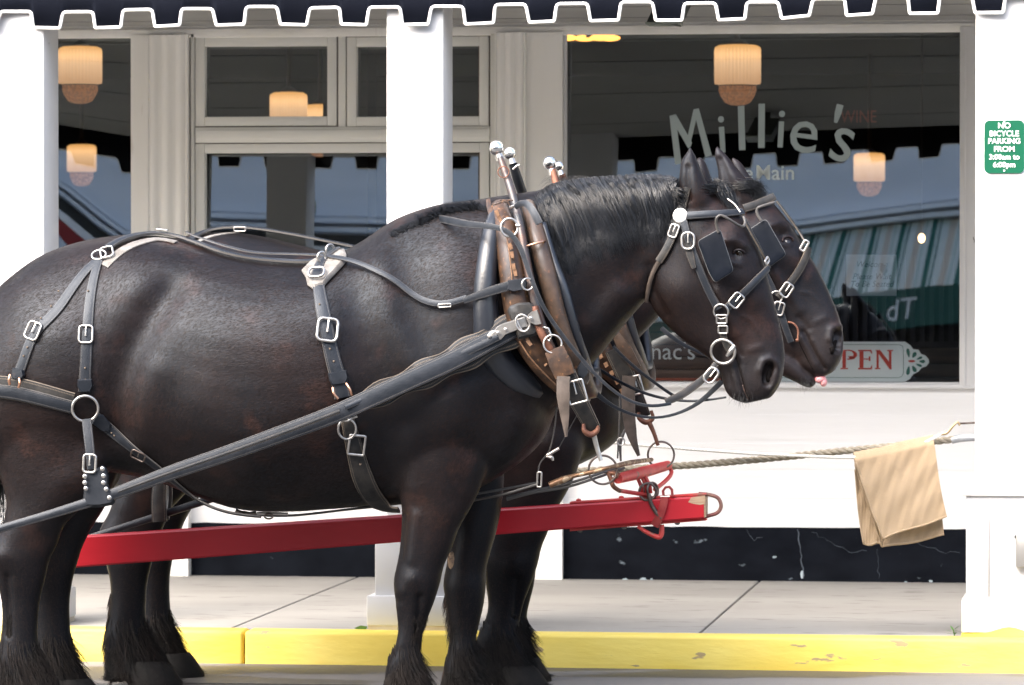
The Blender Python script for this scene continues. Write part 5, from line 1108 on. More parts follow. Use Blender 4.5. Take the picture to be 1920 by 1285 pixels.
# breast strap hanging to the yoke
strap(CN, 'breast_strap', None, [(1040, 655, CY - .03), (1050, 678, CY - .035), (1060, 705, CY - .03)], [40, 44, 40], 'brown_leather', th=.012)
strap(CN, 'breast_strap', None, [(1060, 700, CY - .01), (1080, 742, CY + .0), (1100, 780, CY + .03), (1112, 803, CY + .06)], [40, 38, 34, 30], 'worn_leather', th=.010)
strap(CN, 'strap_end', None, [(1057, 706, CY - .045), (1056, 740, CY - .05), (1059, 775, CY - .045), (1062, 819, CY - .04)], [26, 26, 17, 5], 'tan_leather')
buckle(CN, None, 1081, 735, 34, 42, 15, 4.2, Y=CY - .02, pin=True, rnd=.1)
rodp(CN, 'snap_hook', [(1094, 795, CY + .03), (1096, 808, CY + .03), (1108, 815, CY + .04), (1120, 806, CY + .05), (1119, 790, CY + .05)], [3, 5, 6.5, 5, 3], 'rust_iron')
rodp(CN, 'snap_stem', [(1113, 815, CY + .05), (1120, 842, CY + .06), (1127, 864, CY + .06)], [5, 4.5, 4], 'nickel')
plate(CN, 'keeper_end', [(1082, 690), (1092, 672), (1100, 678), (1104, 700), (1094, 712), (1084, 705)], .006, B_, Y=CY + .09); plate(CN, 'soft_pad', [(1096, 690), (1101, 672), (1107, 690), (1106, 712), (1101, 722), (1092, 720), (1090, 708)], .02, 'tan_leather', Y=CY + .13)

# far collar, balls and strap
def mvf(p, dx=.075):
    q = at(p[0], p[1], YN); r_ = cam_px(Vector((q.x + dx, YF, q.z))); return (r_[0], r_[1], *([p[2] - YN + YF] if len(p) > 2 else []))
CF = thing('horse_collar', 'brown leather collar of the far horse, mostly hidden behind the near horse', 'collar', (at(1100, 560, YF).x, YF, 1.2))
collar(CF, SF, YF, lambda p: mvf(p, .075))
CYF = YF - .30
hm = rodp(CF, 'hame', [(1036, 318, YF - .12), (1043, 345, YF - .15), (1052, 380, YF - .2), (1062, 440, YF - .25)], [6, 7.5, 8, 8], 'rust_iron'); ball(hm, 1031, 306, 13, YF - .12, (.3, 0, -1))
hm = rodp(CF, 'hame', [(1054, 327, YF + .10), (1062, 350, YF + .14), (1072, 385, YF + .2)], [6, 7, 7], 'rust_iron'); ball(hm, 1048, 312, 9.5, YF + .10, (.3, 0, -1))
strap(CF, 'breast_strap', None, [(1150, 655, CYF - .03), (1172, 700, CYF - .02), (1195, 750, CYF), (1208, 780, CYF + .03)], [34, 36, 32, 26], 'worn_leather', th=.010)
strap(CF, 'strap_end', None, [(1180, 705, CYF - .05), (1178, 750, CYF - .05), (1183, 810, CYF - .05), (1198, 855, CYF - .05)], [26, 26, 22, 6], 'tan_leather')
buckle(CF, None, 1194, 722, 20, 34, 15, 3.5, Y=CYF - .02, rnd=.1)
rodp(CF, 'snap_hook', [(1198, 773, CYF), (1198, 784, CYF), (1211, 792, CYF), (1224, 785, CYF), (1221, 770, CYF)], [3, 4, 5.5, 4, 3], 'rust_iron')
rodp(CF, 'snap_stem', [(1217, 792, CYF), (1226, 812, CYF), (1234, 836, CYF)], [5, 4, 3.5], 'rust_iron')
strap(CF, 'hame_leather', None, [(1152, 622, CYF - .05), (1172, 655, CYF - .05), (1194, 690, CYF - .02)], [14, 26, 18], 'roll_leather', th=.012)
mb = MB()
for x, y in ((1126, 668), (1136, 684), (1147, 700), (1157, 716), (1166, 733), (1120, 655)):
    mb.prism([at(*p, CYF - .012) for p in ((x - 5, y - 2), (x + 1, y - 6), (x + 5, y + 2), (x - 1, y + 6))], (0, .01, 0))
obj('lacing', mb, 'lace', CF, smooth=False)

# far harness: what shows above the near back and between the legs
H2 = thing('harness', 'black leather harness on the far horse, its back strap showing above the near horse', 'harness', (horseF.location.x, YF, .9))
strap(H2, 'back_strap', SF, [(345, 466), (368, 446), (400, 436), (440, 432), (490, 436), (550, 446), (610, 458), (668, 470)], [15, 15, 13, 12], lift=.010, th=.008)
strap(H2, 'hip_lining', SF, [(360, 462), (385, 447), (420, 440), (450, 437)], [10, 10, 8], 'lining', lift=.002, th=.004)
buckle(H2, SF, 452, 430, 22, 8, 0, 3, pin=False, lift=.02)
trf = YF - .42
strap(H2, 'trace', None, [(60, 1045, trf), (165, 1010, trf), (290, 970, trf), (395, 936, trf), (470, 912, trf), (620, 860, trf), (760, 800, trf)], [13, 13, 14, 15, 18, 24, 30], th=.010)
strap(H2, 'hold_up_strap', None, [(300, 905, trf - .02), (298, 940, trf - .025), (300, 978, trf - .02)], [26, 30, 30], 'worn_leather', th=.012)
strap(H2, 'hold_up_strap', None, [(318, 905, trf + .03), (319, 940, trf + .04), (312, 974, trf + .02)], [12, 12, 12], 'worn_leather', th=.012)

# ------------------------------------------------ bridles
BN = thing('bridle', 'worn black leather bridle with a white rosette and square blinker on the near horse', 'bridle', (at(1340, 500, YN).x, YN, 1.4))
W_ = 'worn_leather'
strap(BN, 'crown_strap', SN, [(1290, 352), (1283, 380), (1279, 405)], [12, 14, 14], W_)
strap(BN, 'brow_band', SN, [(1286, 407), (1310, 405), (1340, 403), (1365, 402), (1388, 402)], [15, 15, 14, 14], B_, lift=.012, th=.008)
strap(BN, 'cheek_strap', SN, [(1283, 415), (1289, 440), (1300, 472), (1316, 515), (1332, 550), (1349, 578)], [15, 15, 15, 16], B_, lift=.010, th=.007)
strap(BN, 'cheek_strap', SN, [(1291, 455), (1296, 480), (1303, 503)], [15, 15, 9], W_, lift=.018, th=.006)
strap(BN, 'throat_latch', SN, [(1275, 415), (1268, 436), (1252, 468), (1236, 490)], [13, 16, 15], W_, lift=.010)
strap(BN, 'throat_latch', SN, [(1238, 487), (1226, 505), (1217, 528), (1212, 548), (1214, 562)], [9, 8, 8, 7], 'tan_leather', lift=.008)
strap(BN, 'nose_band', SN, [(1362, 577), (1380, 561), (1400, 542), (1420, 520), (1434, 505)], [15, 15, 14, 13], B_, lift=.010, th=.008)
strap(BN, 'face_strap', SN, [(1392, 414), (1406, 443), (1420, 468), (1430, 490), (1437, 505)], [8, 8, 8], W_, lift=.010)
strap(BN, 'bit_strap', SN, [(1355, 594), (1355, 612), (1358, 634), (1364, 650), (1374, 662)], [17, 16, 13, 13, 12], W_, lift=.014)
buckle(BN, SN, 1268, 435, 17, 24, -20, 3.6, lift=.022); buckle(BN, SN, 1293, 453, 24, 31, 0, 4.6, lift=.028, rnd=.6); buckle(BN, SN, 1379, 562, 20, 27, -40, 3.8, lift=.022)
buckle(BN, SN, 1355, 596, 19, 16, 0, 3.4, lift=.024, pin=False, rnd=.2); buckle(BN, SN, 1357, 616, 17, 14, 0, 3.4, lift=.024, pin=False, rnd=.2)
ring(BN, SN, 1354, 582, 14, 3.6, lift=.018); buckle(BN, SN, 1428, 492, 8, 18, -25, 4, lift=.02, pin=False)
rb = ring(BN, SN, 1358, 657, 23, 5.6, lift=.022, name='bit_ring'); rodp(rb, 'bit_end', [(1363, 668, YN - .13), (1370, 658, YN - .135), (1377, 648, YN - .13)], [3, 5, 4], 'nickel')
c, u_, v_, n_ = frame_at(SN, 1279, 407, 0, lift=.02); mb = MB(); mb.sphere(c, 14 * YN / FPX, 32, 18, (1, .42, 1)); obj('rosette', mb, mat('rosette_white', (.82, .81, .78), .22, coat=.4), BN, angle=180)
def blink(par, S, poly, Yd, stay, mY):
    c = np.mean(np.array(poly), 0); h, nn = S.hit(*c); hy = h.y if h else mY
    mb = MB(); q = []; P2 = catmull(poly + [poly[0]], 1)
    # cupped plate: front edge stands further from the cheek than the back edge
    xs = [p[0] for p in poly]; x0, x1 = min(xs), max(xs); N_ = len(poly)
    def pt(p, th): 
        u = (p[0] - x0) / (x1 - x0); return at(p[0], p[1], hy - .016 - .040 * u ** 1.3 - th)
    rr = []
    m_ = len(poly)
    for i in range(m_):       # rounded corners
        a, b, d = [np.array(poly[j % m_], float) for j in (i - 1, i, i + 1)]; r_ = 7
        p0 = b + (a - b) / np.linalg.norm(a - b) * r_; p1 = b + (d - b) / np.linalg.norm(d - b) * r_
        for k in range(5): t = k / 4; rr.append(tuple((1 - t) ** 2 * p0 + 2 * t * (1 - t) * b + t * t * p1))
    n = len(rr); cc = np.mean(np.array(rr), 0); vs = [pt(p, 0) for p in rr] + [pt(p, .009) for p in rr] + [pt(cc + (np.array(p) - cc) * .9, .012) for p in rr] + [pt(cc + (np.array(p) - cc) * .5, .012) for p in rr] + [pt(cc, .012), pt(cc, 0)]
    fs = [];
    for k in range(3): fs += [(k * n + i, k * n + (i + 1) % n, (k + 1) * n + (i + 1) % n, (k + 1) * n + i) for i in range(n)]
    fs += [(3 * n + i, 3 * n + (i + 1) % n, 4 * n) for i in range(n)] + [((i + 1) % n, i, 4 * n + 1) for i in range(n)]
    mb.add(vs, fs); bo = obj('blinker', mb, 'blinker', par, angle=40)
    e = MB(); e.tube([pt(p, .005) for p in rr], .0024, 6, closed=True); obj('edge_binding', e, B_ if False else mat('edge_grey', (.06, .065, .07), .5), bo, angle=180)
    rodp(bo, 'blinker_stay', [(x, y, hy - yy) for x, y, yy in stay], 2.7, B_)
blink(BN, SN, [(1308, 453), (1350, 430), (1375, 508), (1341, 530), (1330, 512)], .03, [(1347, 436, .05), (1343, 420, .06), (1344, 409, .07), (1352, 404, .07), (1366, 411, .06), (1382, 421, .03), (1393, 425, -.01), (1397, 417, -.03), (1394, 406, -.04)], YN - .15)
rodp(BN, 'wire', [(1364, 373, YN - .06), (1378, 384, YN - .07), (1388, 398, YN - .08)], 1.6, 'nickel')
BF = thing('bridle', 'worn leather bridle with a tall dark blinker on the far horse', 'bridle', (at(1440, 470, YF).x, YF, 1.45))
strap(BF, 'brow_band', SF, [(1394, 393), (1415, 386), (1434, 378), (1449, 372)], [16, 17, 17, 15], W_, lift=.012, th=.008)
strap(BF, 'face_strap', SF, [(1452, 382), (1470, 406), (1488, 430), (1505, 458)], [10, 10, 10], W_, lift=.010)
strap(BF, 'nose_band', SF, [(1512, 466), (1507, 488), (1492, 515), (1473, 541), (1458, 556)], [14, 15, 15, 14], W_, lift=.010, th=.008)
strap(BF, 'cheek_strap', SF, [(1420, 485), (1433, 508), (1445, 530), (1454, 550)], [10, 10, 10], B_, lift=.010)
strap(BF, 'bit_strap', SF, [(1458, 570), (1466, 592), (1474, 616), (1484, 640)], [15, 14, 13, 13], B_, lift=.012)
buckle(BF, SF, 1474, 543, 18, 26, -35, 3.6, lift=.022); buckle(BF, SF, 1461, 578, 18, 24, -15, 3.6, lift=.022); ring(BF, SF, 1456, 556, 11, 3, lift=.018); buckle(BF, SF, 1509, 461, 9, 20, -30, 4, lift=.02, pin=False)
mb = MB(); hh, _ = SF.hit(1480, 620); yb_ = (hh.y if hh else YF - .1) - .02
rodp(BF, 'bit', [(1477, 604, yb_), (1488, 607, yb_), (1496, 618, yb_), (1496, 636, yb_)], 2, 'rust_iron'); c = at(1495, 638, yb_); mb.sphere(c, .007); obj('bit_knob', mb, 'rust_iron', BF)
blink(BF, SF, [(1398, 436), (1436, 411), (1474, 478), (1440, 502), (1425, 490)], .03, [(1427, 414, .05), (1420, 402, .05), (1420, 392, .05), (1428, 387, .05), (1452, 380, .01)], YF - .15)

# ------------------------------------------------ driving lines
LN = thing('driving_lines', 'long thin black leather lines from the near horse collar and bit', 'reins', (at(1100, 700, YN).x, YN - .3, 1.0))
strap(LN, 'line', SN, [(345, 449), (372, 460), (420, 475), (480, 488), (560, 491), (606, 492), (650, 496), (690, 505), (730, 525), (770, 553), (800, 568), (835, 573), (875, 562)], [12, 12, 12, 14, 10, 9, 11, 12, 12], lift=.026, th=.004)
strap(LN, 'line', None, [(870, 564, YN - .32), (900, 553, YN - .335), (930, 543, YN - .345), (955, 536, YN - .35)], [12, 15, 18, 18], th=.004)
buckle(LN, None, 835, 573, 24, 6, 3, 3, Y=YN - .335, pin=False)
strap(LN, 'line', None, [(806, 408, YN - .05), (835, 412, YN - .17), (870, 420, YN - .27), (905, 423, YN - .32), (940, 428, YN - .35), (962, 442, YN - .35), (978, 470, YN - .355), (990, 505, YN - .36), (1005, 545, YN - .365), (1022, 582, YN - .36), (1048, 620, YN - .35), (1075, 655, YN - .34), (1105, 690, YN - .33), (1140, 725, YN - .32), (1180, 752, YN - .30), (1220, 762, YN - .28), (1258, 757, YN - .24)], [14, 15, 12, 10, 10, 9, 8, 8, 8, 7, 6, 6, 6, 6], lift=0, th=.002)
strap(LN, 'line', None, [(1248, 754, YN - .235), (1275, 743, YN - .21), (1305, 722, YN - .18), (1328, 702, YN - .15), (1343, 682, YN - .14)], [13, 15, 15, 13, 12], W_, th=.005)
buckle(LN, None, 1334, 704, 20, 30, -38, 4.4, Y=YN - .175, rnd=.6)
strap(LN, 'line', None, [(1085, 690, YN - .1), (1110, 730, YN - .05), (1150, 762, YN + .02), (1195, 780, YN + .06), (1240, 783, YN + .08), (1285, 770, YN + .1), (1320, 748, YN + .11), (1354, 715, YN + .1)], [6, 11, 7, 6, 5, 6, 9, 11], th=.002)
strap(LN, 'line', None, [(1120, 690, YN + .3), (1160, 715, YN + .25), (1210, 738, YN + .2), (1262, 750, YN + .15), (1310, 752, YN + .12), (1362, 745, YN + .11)], [6, 6, 5, 4], th=.003)
L2 = thing('driving_lines', 'thin line of the far horse running down past the brown plank sign', 'reins', (at(1250, 640, YF).x, YF - .2, 1.2))
strap(L2, 'line', None, [(1240, 615, YF - .25), (1270, 640, YF - .24), (1310, 660, YF - .2), (1345, 675, YF - .15)], [9, 7, 5], th=.003)
strap(L2, 'line', None, [(1150, 650, YF - .40), (1180, 680, YF - .39), (1220, 712, YF - .38), (1262, 742, YF - .36), (1280, 750, YF - .35)], [6, 6, 6], th=.003)
rodp(L2, 'cord', [(1162, 740, YF - .2), (1161, 790, YF - .2), (1158, 860, YF - .2)], 1.6, B_); rodp(L2, 'cord', [(1176, 800, YF - .25), (1168, 815, YF - .25), (1163, 835, YF - .25), (1164, 865, YF - .25)], [2, 3, 3, 2], B_); ring(L2, None, 1165, 828, 7, 3, Y=YF - .26)
# lines and snaps in front of the far chest
rodp(LN, 'cord', [(1044, 750, YN - .06), (1040, 800, YN - .06), (1030, 845, YN - .06), (1012, 870, YN - .06), (1008, 900, YN - .06)], 1.5, B_); rodp(LN, 'cord', [(1100, 745, YN), (1070, 800, YN), (1045, 845, YN)], 1.0, B_)
rodp(LN, 'snap', [(1026, 854, YN - .07), (1036, 848, YN - .07), (1048, 841, YN - .07)], [4, 3.4, 3], 'nickel'); rodp(LN, 'snap', [(1024, 856, YN - .07), (1034, 858, YN - .07), (1037, 864, YN - .07)], [2, 4, 2], 'nickel')
buckle(LN, None, 1012, 899, 8, 28, -2, 3.4, Y=YN - .06, pin=False, rnd=.4)
rodp(LN, 'snap_strap', [(1030, 910, YN - .02), (1055, 900, YN - .01), (1075, 893, YN), (1110, 885, YN), (1145, 876, YN), (1180, 868, YN + .2), (1222, 862, YN + .5)], [6, 7, 4, 4.5, 3.5, 5, 4], mat('brass_worn', (.16, .09, .05), .45, .5, c2=(.40, .30, .20), nscale=30, thr=(.5, .56)))
for dy_ in (0, 6): rodp(LN, 'line', [(950, 934 + dy_ / 2, YN + .1), (1000, 921 + dy_ / 2, YN + .1), (1060, 908 + dy_, YN + .1), (1110, 893 + dy_, YN + .1), (1170, 872 + dy_, YN + .3)], 2.6, B_)
rodp(LN, 'line', [(880, 940, YN + .05), (940, 928, YN - .05), (985, 915, YN - .06), (1008, 908, YN - .06)], 2.4, B_)

# ------------------------------------------------ wagon pole and neck yoke
YP = (YN + YF) / 2 - .05
M['pole_red'] = mat('pole_red', (.52, .012, .026), .38, c2=(.40, .010, .020), nscale=3, bump=.25, bscale=20, c3=(.16, .012, .012), n3=16, t3=(.68, .74), stretch=(.3, 1, 1), spec=.5)
M['yoke_red'] = mat('yoke_red', (.48, .03, .03), .5, c2=(.55, .07, .06), nscale=12, bump=.5, bscale=40, c3=(.20, .11, .08), n3=22, t3=(.60, .68))
M['bare_wood2'] = mat('bare_wood2', (.36, .24, .15), .8, c2=(.48, .35, .24), nscale=40, stretch=(.3, 1, 3))
PO = thing('wagon_pole', 'long square red wagon pole between the horses with a steel loop at its tip', 'pole', at(700, 1000, YP))
a0, a1 = at(-300, 1034, YP), at(1322, 929, YP); b0, b1 = at(-300, 1098, YP), at(1325, 971, YP)
def beam(mb, a, b, c, d, y0, y1, ch=.006):
    """a,b top line, c,d bottom line ends (left, right); chamfered box"""
    L = [(a, c), (b, d)]; vs = []
    for t_, q in L:
        for y, z in ((y0 + ch, t_.z), (y1 - ch, t_.z), (y1, t_.z - ch), (y1, q.z + ch), (y1 - ch, q.z), (y0 + ch, q.z), (y0, q.z + ch), (y0, t_.z - ch)): vs.append((t_.x, y, z))
    mb.add(vs, [(i, (i + 1) % 8, 8 + (i + 1) % 8, 8 + i) for i in range(8)] + [tuple(range(8))[::-1], tuple(range(8, 16))])
mb = MB(); beam(mb, a0, a1, b0, b1, YP - .05, YP + .05); obj('beam', mb, 'pole_red', PO, angle=30)
for up in (0, 1):
    f_ = lambda x: (a0 + (a1 - a0) * ((at(x, 950, YP).x - a0.x) / (a1.x - a0.x))) if up else (b0 + (b1 - b0) * ((at(x, 950, YP).x - b0.x) / (b1.x - b0.x)))
    p, q = f_(1070), f_(1325); dz = .0075 if up else -.0075; mb = MB(); s0 = -.001 if up else .001
    beam(mb, *( (p + Vector((0, 0, .009)), q + Vector((0, 0, .009)), p + Vector((0, 0, .0005)), q + Vector((0, 0, .0005))) if up else (p - Vector((0, 0, .0005)), q - Vector((0, 0, .0005)), p - Vector((0, 0, .009)), q - Vector((0, 0, .009)))), YP - .028, YP + .028, .002)
    obj('iron_strap', mb, 'yoke_red', PO, angle=30)
    for x in (1085, 1165) if up else (1087, 1170, 1270):
        c = f_(x); mb = MB(); mb.sphere(c + Vector((0, 0, dz * 1.5)), .010, 12, 8, (1, 1, .7)); obj('bolt', mb, 'yoke_red' if up else 'lining', PO)
rodp(PO, 'tip_loop', [(1310, 926, YP), (1330, 928, YP), (1346, 934, YP), (1352, 948, YP), (1346, 961, YP), (1330, 967, YP), (1310, 971, YP)], 3.6, mat('loop_steel', (.18, .05, .05), .5, .4, c2=(.25, .14, .11), nscale=20))
mb = MB(); P_ = [at(*p, YP - .0505) for p in ((1290, 942), (1296, 933), (1321, 929), (1323, 945), (1312, 947), (1300, 945))]; mb.prism(P_, (0, .003, 0)); obj('worn_patch', mb, 'bare_wood2', PO, smooth=False)
mb = MB(); mb.box((a1.x + .0005, YP - .044, b1.z + .004), (a1.x + .006, YP + .044, a1.z - .004)); obj('end_grain', mb, 'bare_wood2', PO, smooth=False)
rodp(PO, 'pole_hook', [(1196, 987, YP - .02), (1212, 998, YP - .02), (1233, 1007, YP - .02), (1240, 1002, YP - .02), (1241, 984, YP - .02)], [3.5, 4, 5, 5, 4.5], 'yoke_red')
NY = thing('neck_yoke', 'red iron neck yoke hung between the horses over the tip of the wagon pole', 'yoke', at(1205, 900, YP))
bn, bf_ = (1158, 898, YN + .12), (1252, 873, YF - .12)
rodp(NY, 'yoke_bar', [bn, (1205, 886, YP), bf_], [9.5, 11.5, 9.5], 'yoke_red', 12)
mb = MB(); P0, P1 = at(*bn), at(*bf_)
rodp(NY, 'end_plate', [(1140, 886, YN + .10), (1146, 900, YN + .1), (1150, 912, YN + .1), (1162, 921, YN + .15)], [4, 4.5, 4.5, 4], 'rust_iron')
rodp(NY, 'truss_rod', [(1160, 920, YN + .15), (1185, 924, YN + .35), (1214, 929, YP)], 4.0, 'yoke_red'); rodp(NY, 'truss_rod', [(1252, 872, YF - .14), (1259, 886, YF - .14), (1250, 900, YF - .3), (1228, 918, YP)], 4.0, 'yoke_red')
rodp(NY, 'end_plate', [(1140, 887, YN + .1), (1152, 888, YN + .1), (1160, 893, YN + .1)], [4, 5, 6], 'rust_iron')
for x in (1200, 1209, 1216): rodp(NY, 'fork', [(x - 6, 893, YP - .03), (x + 2, 912, YP - .03), (x + 4, 924, YP - .02)], 3.6, 'yoke_red')
ring(NY, None, 1215, 922, 16, 5, Y=YP - .035, nrm=(.3, -1, 0), m='steel_ring'); ring(NY, None, 1224, 919, 14, 5, Y=YP - .02, nrm=(1, -.8, .1), m='steel_ring'); ring(NY, None, 1221, 920, 15, 5, Y=YP + .02, nrm=(.7, -1, .2), m='steel_ring')
rodp(NY, 'hook', [(1216, 926, YP - .06), (1221, 945, YP - .062), (1232, 963, YP - .06), (1240, 972, YP - .058)], 4, 'steel_ring')
ring(NY, None, 1131, 881, 27, 4.2, Y=YN + .06, nrm=(.25, -1, .05), m='steel_ring', name='yoke_ring'); ring(NY, None, 1240, 853, 25, 4, Y=YF - .22, nrm=(.25, -1, .05), m='steel_ring', name='yoke_ring')
PS = thing('pole_strap', 'dull red leather strap buckled round the tip of the red wagon pole', 'strap', at(1240, 950, YP))
M['red_leather'] = mat('red_leather', (.26, .022, .025), .55, c2=(.34, .05, .045), nscale=20, bump=.4, bscale=60)
strap(PS, 'strap', None, [(1246, 932, YP - .062), (1246, 946, YP - .064), (1241, 962, YP - .064), (1234, 975, YP - .06), (1228, 985, YP - .04)], [15, 15, 15, 16, 17], 'red_leather', lift=0, th=.008)
q = [(1243, 932), (1242, 920), (1247, 913), (1255, 912), (1261, 918), (1262, 928)]
P_ = [at(*p, YP - .045) for p in q]; N_ = []
for i in range(len(P_)):
    T_ = (P_[min(len(P_) - 1, i + 1)] - P_[max(0, i - 1)]).normalized(); N_.append(T_.cross(Vector((0, 1, 0))) * -1)
mb = MB(); ribbon(mb, P_, N_, [.030] * len(P_), .006); obj('loop', mb, 'red_leather', PS, angle=60)
rodp(PS, 'buckle_bar', [(1238, 932, YP - .066), (1256, 931, YP - .066)], 2, 'nickel')

# ------------------------------------------------ hitching rope, cord and towel
M['rope'] = mat('rope', (.30, .27, .21), .85, c2=(.22, .19, .145), nscale=60, bump=.4, bscale=200)
YR = YC + .10
def twisted(par, name, pts, rpx, m, turns_per_m=9, strands=3, k_=.52):
    Q = resample(catmull([tuple(at(*p)) for p in pts], 10), .006); L = np.r_[0, np.cumsum(np.linalg.norm(np.diff(Q, axis=0), axis=1))]
    r_ = rpx * pts[0][2] / FPX; mb = MB()
    for s_ in range(strands):
        path = []
        for i, q in enumerate(Q):
            T = Vector(Q[min(len(Q) - 1, i + 1)] - Q[max(0, i - 1)]).normalized(); U = T.cross(Vector((0, 1, 0))).normalized(); V = T.cross(U); a_ = 2 * math.pi * (L[i] * turns_per_m + s_ / strands)
            path.append(Vector(q) + (U * math.cos(a_) + V * math.sin(a_)) * r_ * k_)
        mb.tube(path, r_ * .56, 7)
    return obj(name, mb, m, par, angle=180)
RP = thing('rope', 'thick twisted beige rope strung to the white column on the right', 'rope', at(1400, 870, YR))
twisted(RP, 'strands', [(-300, 905, YR), (200, 915, YR), (600, 910, YR), (900, 897, YR), (1040, 886, YR), (1160, 880, YR), (1300, 872, YR), (1440, 860, YR), (1560, 848, YR), (1680, 836, YR), (1790, 824, YR)], 6.6, 'rope', 11)
rodp(RP, 'tape_sleeve', [(1784, 826, YR), (1800, 822, YR), (1830, 820, YR)], [7, 7.5, 7], mat('grey_tape', (.36, .38, .40), .4, .2, c2=(.28, .30, .33), nscale=30, bump=.5, bscale=60))
CRD = thing('cord', 'thin white cord hooked to the column on the right and running above the rope', 'cord', at(1400, 850, YR - .05))
twisted(CRD, 'strands', [(1100, 826, YR - .03), (1250, 839, YR - .03), (1400, 850, YR - .03), (1500, 855, YR - .03), (1600, 858, YR - .03), (1680, 852, YR - .03), (1745, 825, YR - .03), (1768, 812, YR - .03)], 3.0, mat('white_cord', (.72, .70, .66), .8), 22)
rodp(CRD, 'hook', [(1762, 814, YR - .03), (1775, 812, YR - .03), (1786, 800, YR - .03), (1795, 792, YR - .03), (1800, 798, YR - .03)], [3, 3, 2.4, 2, 2], mat('brass', (.45, .34, .2), .4, .8)); rodp(CRD, 'chain', [(1796, 794, YR - .02), (1808, 794, YR - .01), (1830, 793, YR)], 1.8, 'steel_ring')
M['towel'] = mat('towel', (.42, .31, .20), .95, c2=(.38, .275, .17), nscale=7, bump=1, bscale=330, sheen=.3, c3=(.41, .30, .185), n3=120, t3=(.5, .65))
def towel():
    """cloth draped over the rope: a front flap and a longer, shifted back flap"""
    t = thing('towel', 'folded tan terry towel draped over the rope near the right column', 'towel', at(1680, 830, YR))
    def flap(tl, tr, br, bl, y0, y1, name, n=44, sd=1):
        rr = random.Random(sd); vs = []; ph = [rr.uniform(0, 6) for _ in range(6)]
        for j in range(n + 1):
            v = j / n
            for i in range(n + 1):
                u = i / n; a = np.array(tl) * (1 - u) + np.array(tr) * u; b = np.array(bl) * (1 - u) + np.array(br) * u
                p = a * (1 - v) + b * v; p = p + np.array([1.6 * math.sin(5 * v + ph[0]) * (1 if u in (0, 1) else 0), 2.0 * math.sin(math.pi * u * 2 + ph[1]) * v])
                yy = y0 + (y1 - y0) * v + v * (0.005 * math.sin(3.2 * u + ph[2] + 1.2 * v) + 0.0015 * math.sin(8 * u + 3 * v + ph[3])) + .003 * math.sin(17 * v + 9 * u + ph[4]) + .0015 * math.sin(40 * u + 31 * v)
                if v < .08: yy += (1 - v / .08) ** 2 * (YR - y0 + .0)
                q = at(p[0], p[1], yy); vs.append(q + Vector((0, 0, .012 if v < .04 else 0)))
        m = MB(); N = (n + 1) ** 2; th = .0055
        m.v = [tuple(q) for q in vs] + [(q.x, q.y + th, q.z) for q in vs]
        g = lambda i, j: j * (n + 1) + i
        m.f = [(g(i, j), g(i + 1, j), g(i + 1, j + 1), g(i, j + 1)) for j in range(n) for i in range(n)]; m.f += [tuple(N + k for k in reversed(f)) for f in m.f[:]]
        rim = [g(i, 0) for i in range(n)] + [g(n, j) for j in range(n)] + [g(i, n) for i in range(n, 0, -1)] + [g(0, j) for j in range(n, 0, -1)]
        for k in range(len(rim)): a, b = rim[k], rim[(k + 1) % len(rim)]; m.f.append((b, a, N + a, N + b))
        o = obj(name, m, 'towel', t, angle=60)
        e = MB(); e.tube([vs[g(i, n)] for i in range(n + 1)], .0045, 6); e.tube([vs[g(0, j)] for j in range(4, n + 1)], .0038, 6); obj('hem', e, 'towel', o, angle=180)
        return o
    flap((1598, 853), (1748, 821), (1775, 968), (1656, 1010), YR - .045, YR - .075, 'front_flap', sd=3)
    flap((1600, 856), (1746, 824), (1769, 1004), (1652, 1027), YR + .01, YR - .03, 'back_flap', sd=5)
    flap((1599, 856), (1640, 846), (1652, 1020), (1619, 1020), YR + .03, YR - .015, 'back_fold', n=26, sd=8)
towel()
# ================================================================== HAIR, EYES, HOOVES
class Hair(MB):
    def strand(s, P, w0, tip=.15):
        o = len(s.v); n = len(P)
        for i, p in enumerate(P):
            p = Vector(p); T = (Vector(P[min(n - 1, i + 1)]) - Vector(P[max(0, i - 1)])).normalized(); a = T.orthogonal().normalized(); b = T.cross(a); r_ = w0 * (1 - (1 - tip) * (i / (n - 1)) ** 1.6)
            for k in range(3): an = 2.094 * k; s.v.append(tuple(p + (a * math.cos(an) + b * math.sin(an)) * r_))
        for i in range(n - 1):
            for k in range(3): s.f.append((o + i * 3 + k, o + i * 3 + (k + 1) % 3, o + i * 3 + 3 + (k + 1) % 3, o + i * 3 + 3 + k))
def hobj(name, h, m, par):
    base = wpos(par); me = bpy.data.meshes.new(name); me.from_pydata([(p[0] - base.x, p[1] - base.y, p[2] - base.z) for p in h.v], [], h.f); me.polygons.foreach_set('use_smooth', [True] * len(me.polygons)); me.update()
    o = bpy.data.objects.new(name, me); COL.objects.link(o); o.parent = par; me.materials.append(M[m]); return o
def fall(S, root, tip, lift, bend, n=8, out=.0, w_=0):
    """strand laid on the body from a root pixel to a tip pixel"""
    P = []; ly = None
    for i in range(n):
        t = i / (n - 1); px = root[0] + (tip[0] - root[0]) * t + bend * math.sin(math.pi * t); py = root[1] + (tip[1] - root[1]) * t
        h, nn = S.hit(px, py)
        if h is None: h = at(px, py, (ly if ly else S.Y)); nn = Vector((0, -.3, 1)).normalized()
        if ly is not None and abs(h.y - ly) > .1: h = at(px, py, ly)
        ly = h.y
        P.append(h + nn * (lift * (math.sin(math.pi * min(1, t * 1.25 + .1)) * .7 + .3) + .002) + Vector((0, 0, out * math.sin(math.pi * t))))
    return P
r5 = random.Random(11)
M['leg_hair'] = mat('leg_hair', (.0045, .0042, .0045), .6, spec=.2, c2=(.011, .008, .007), nscale=12)
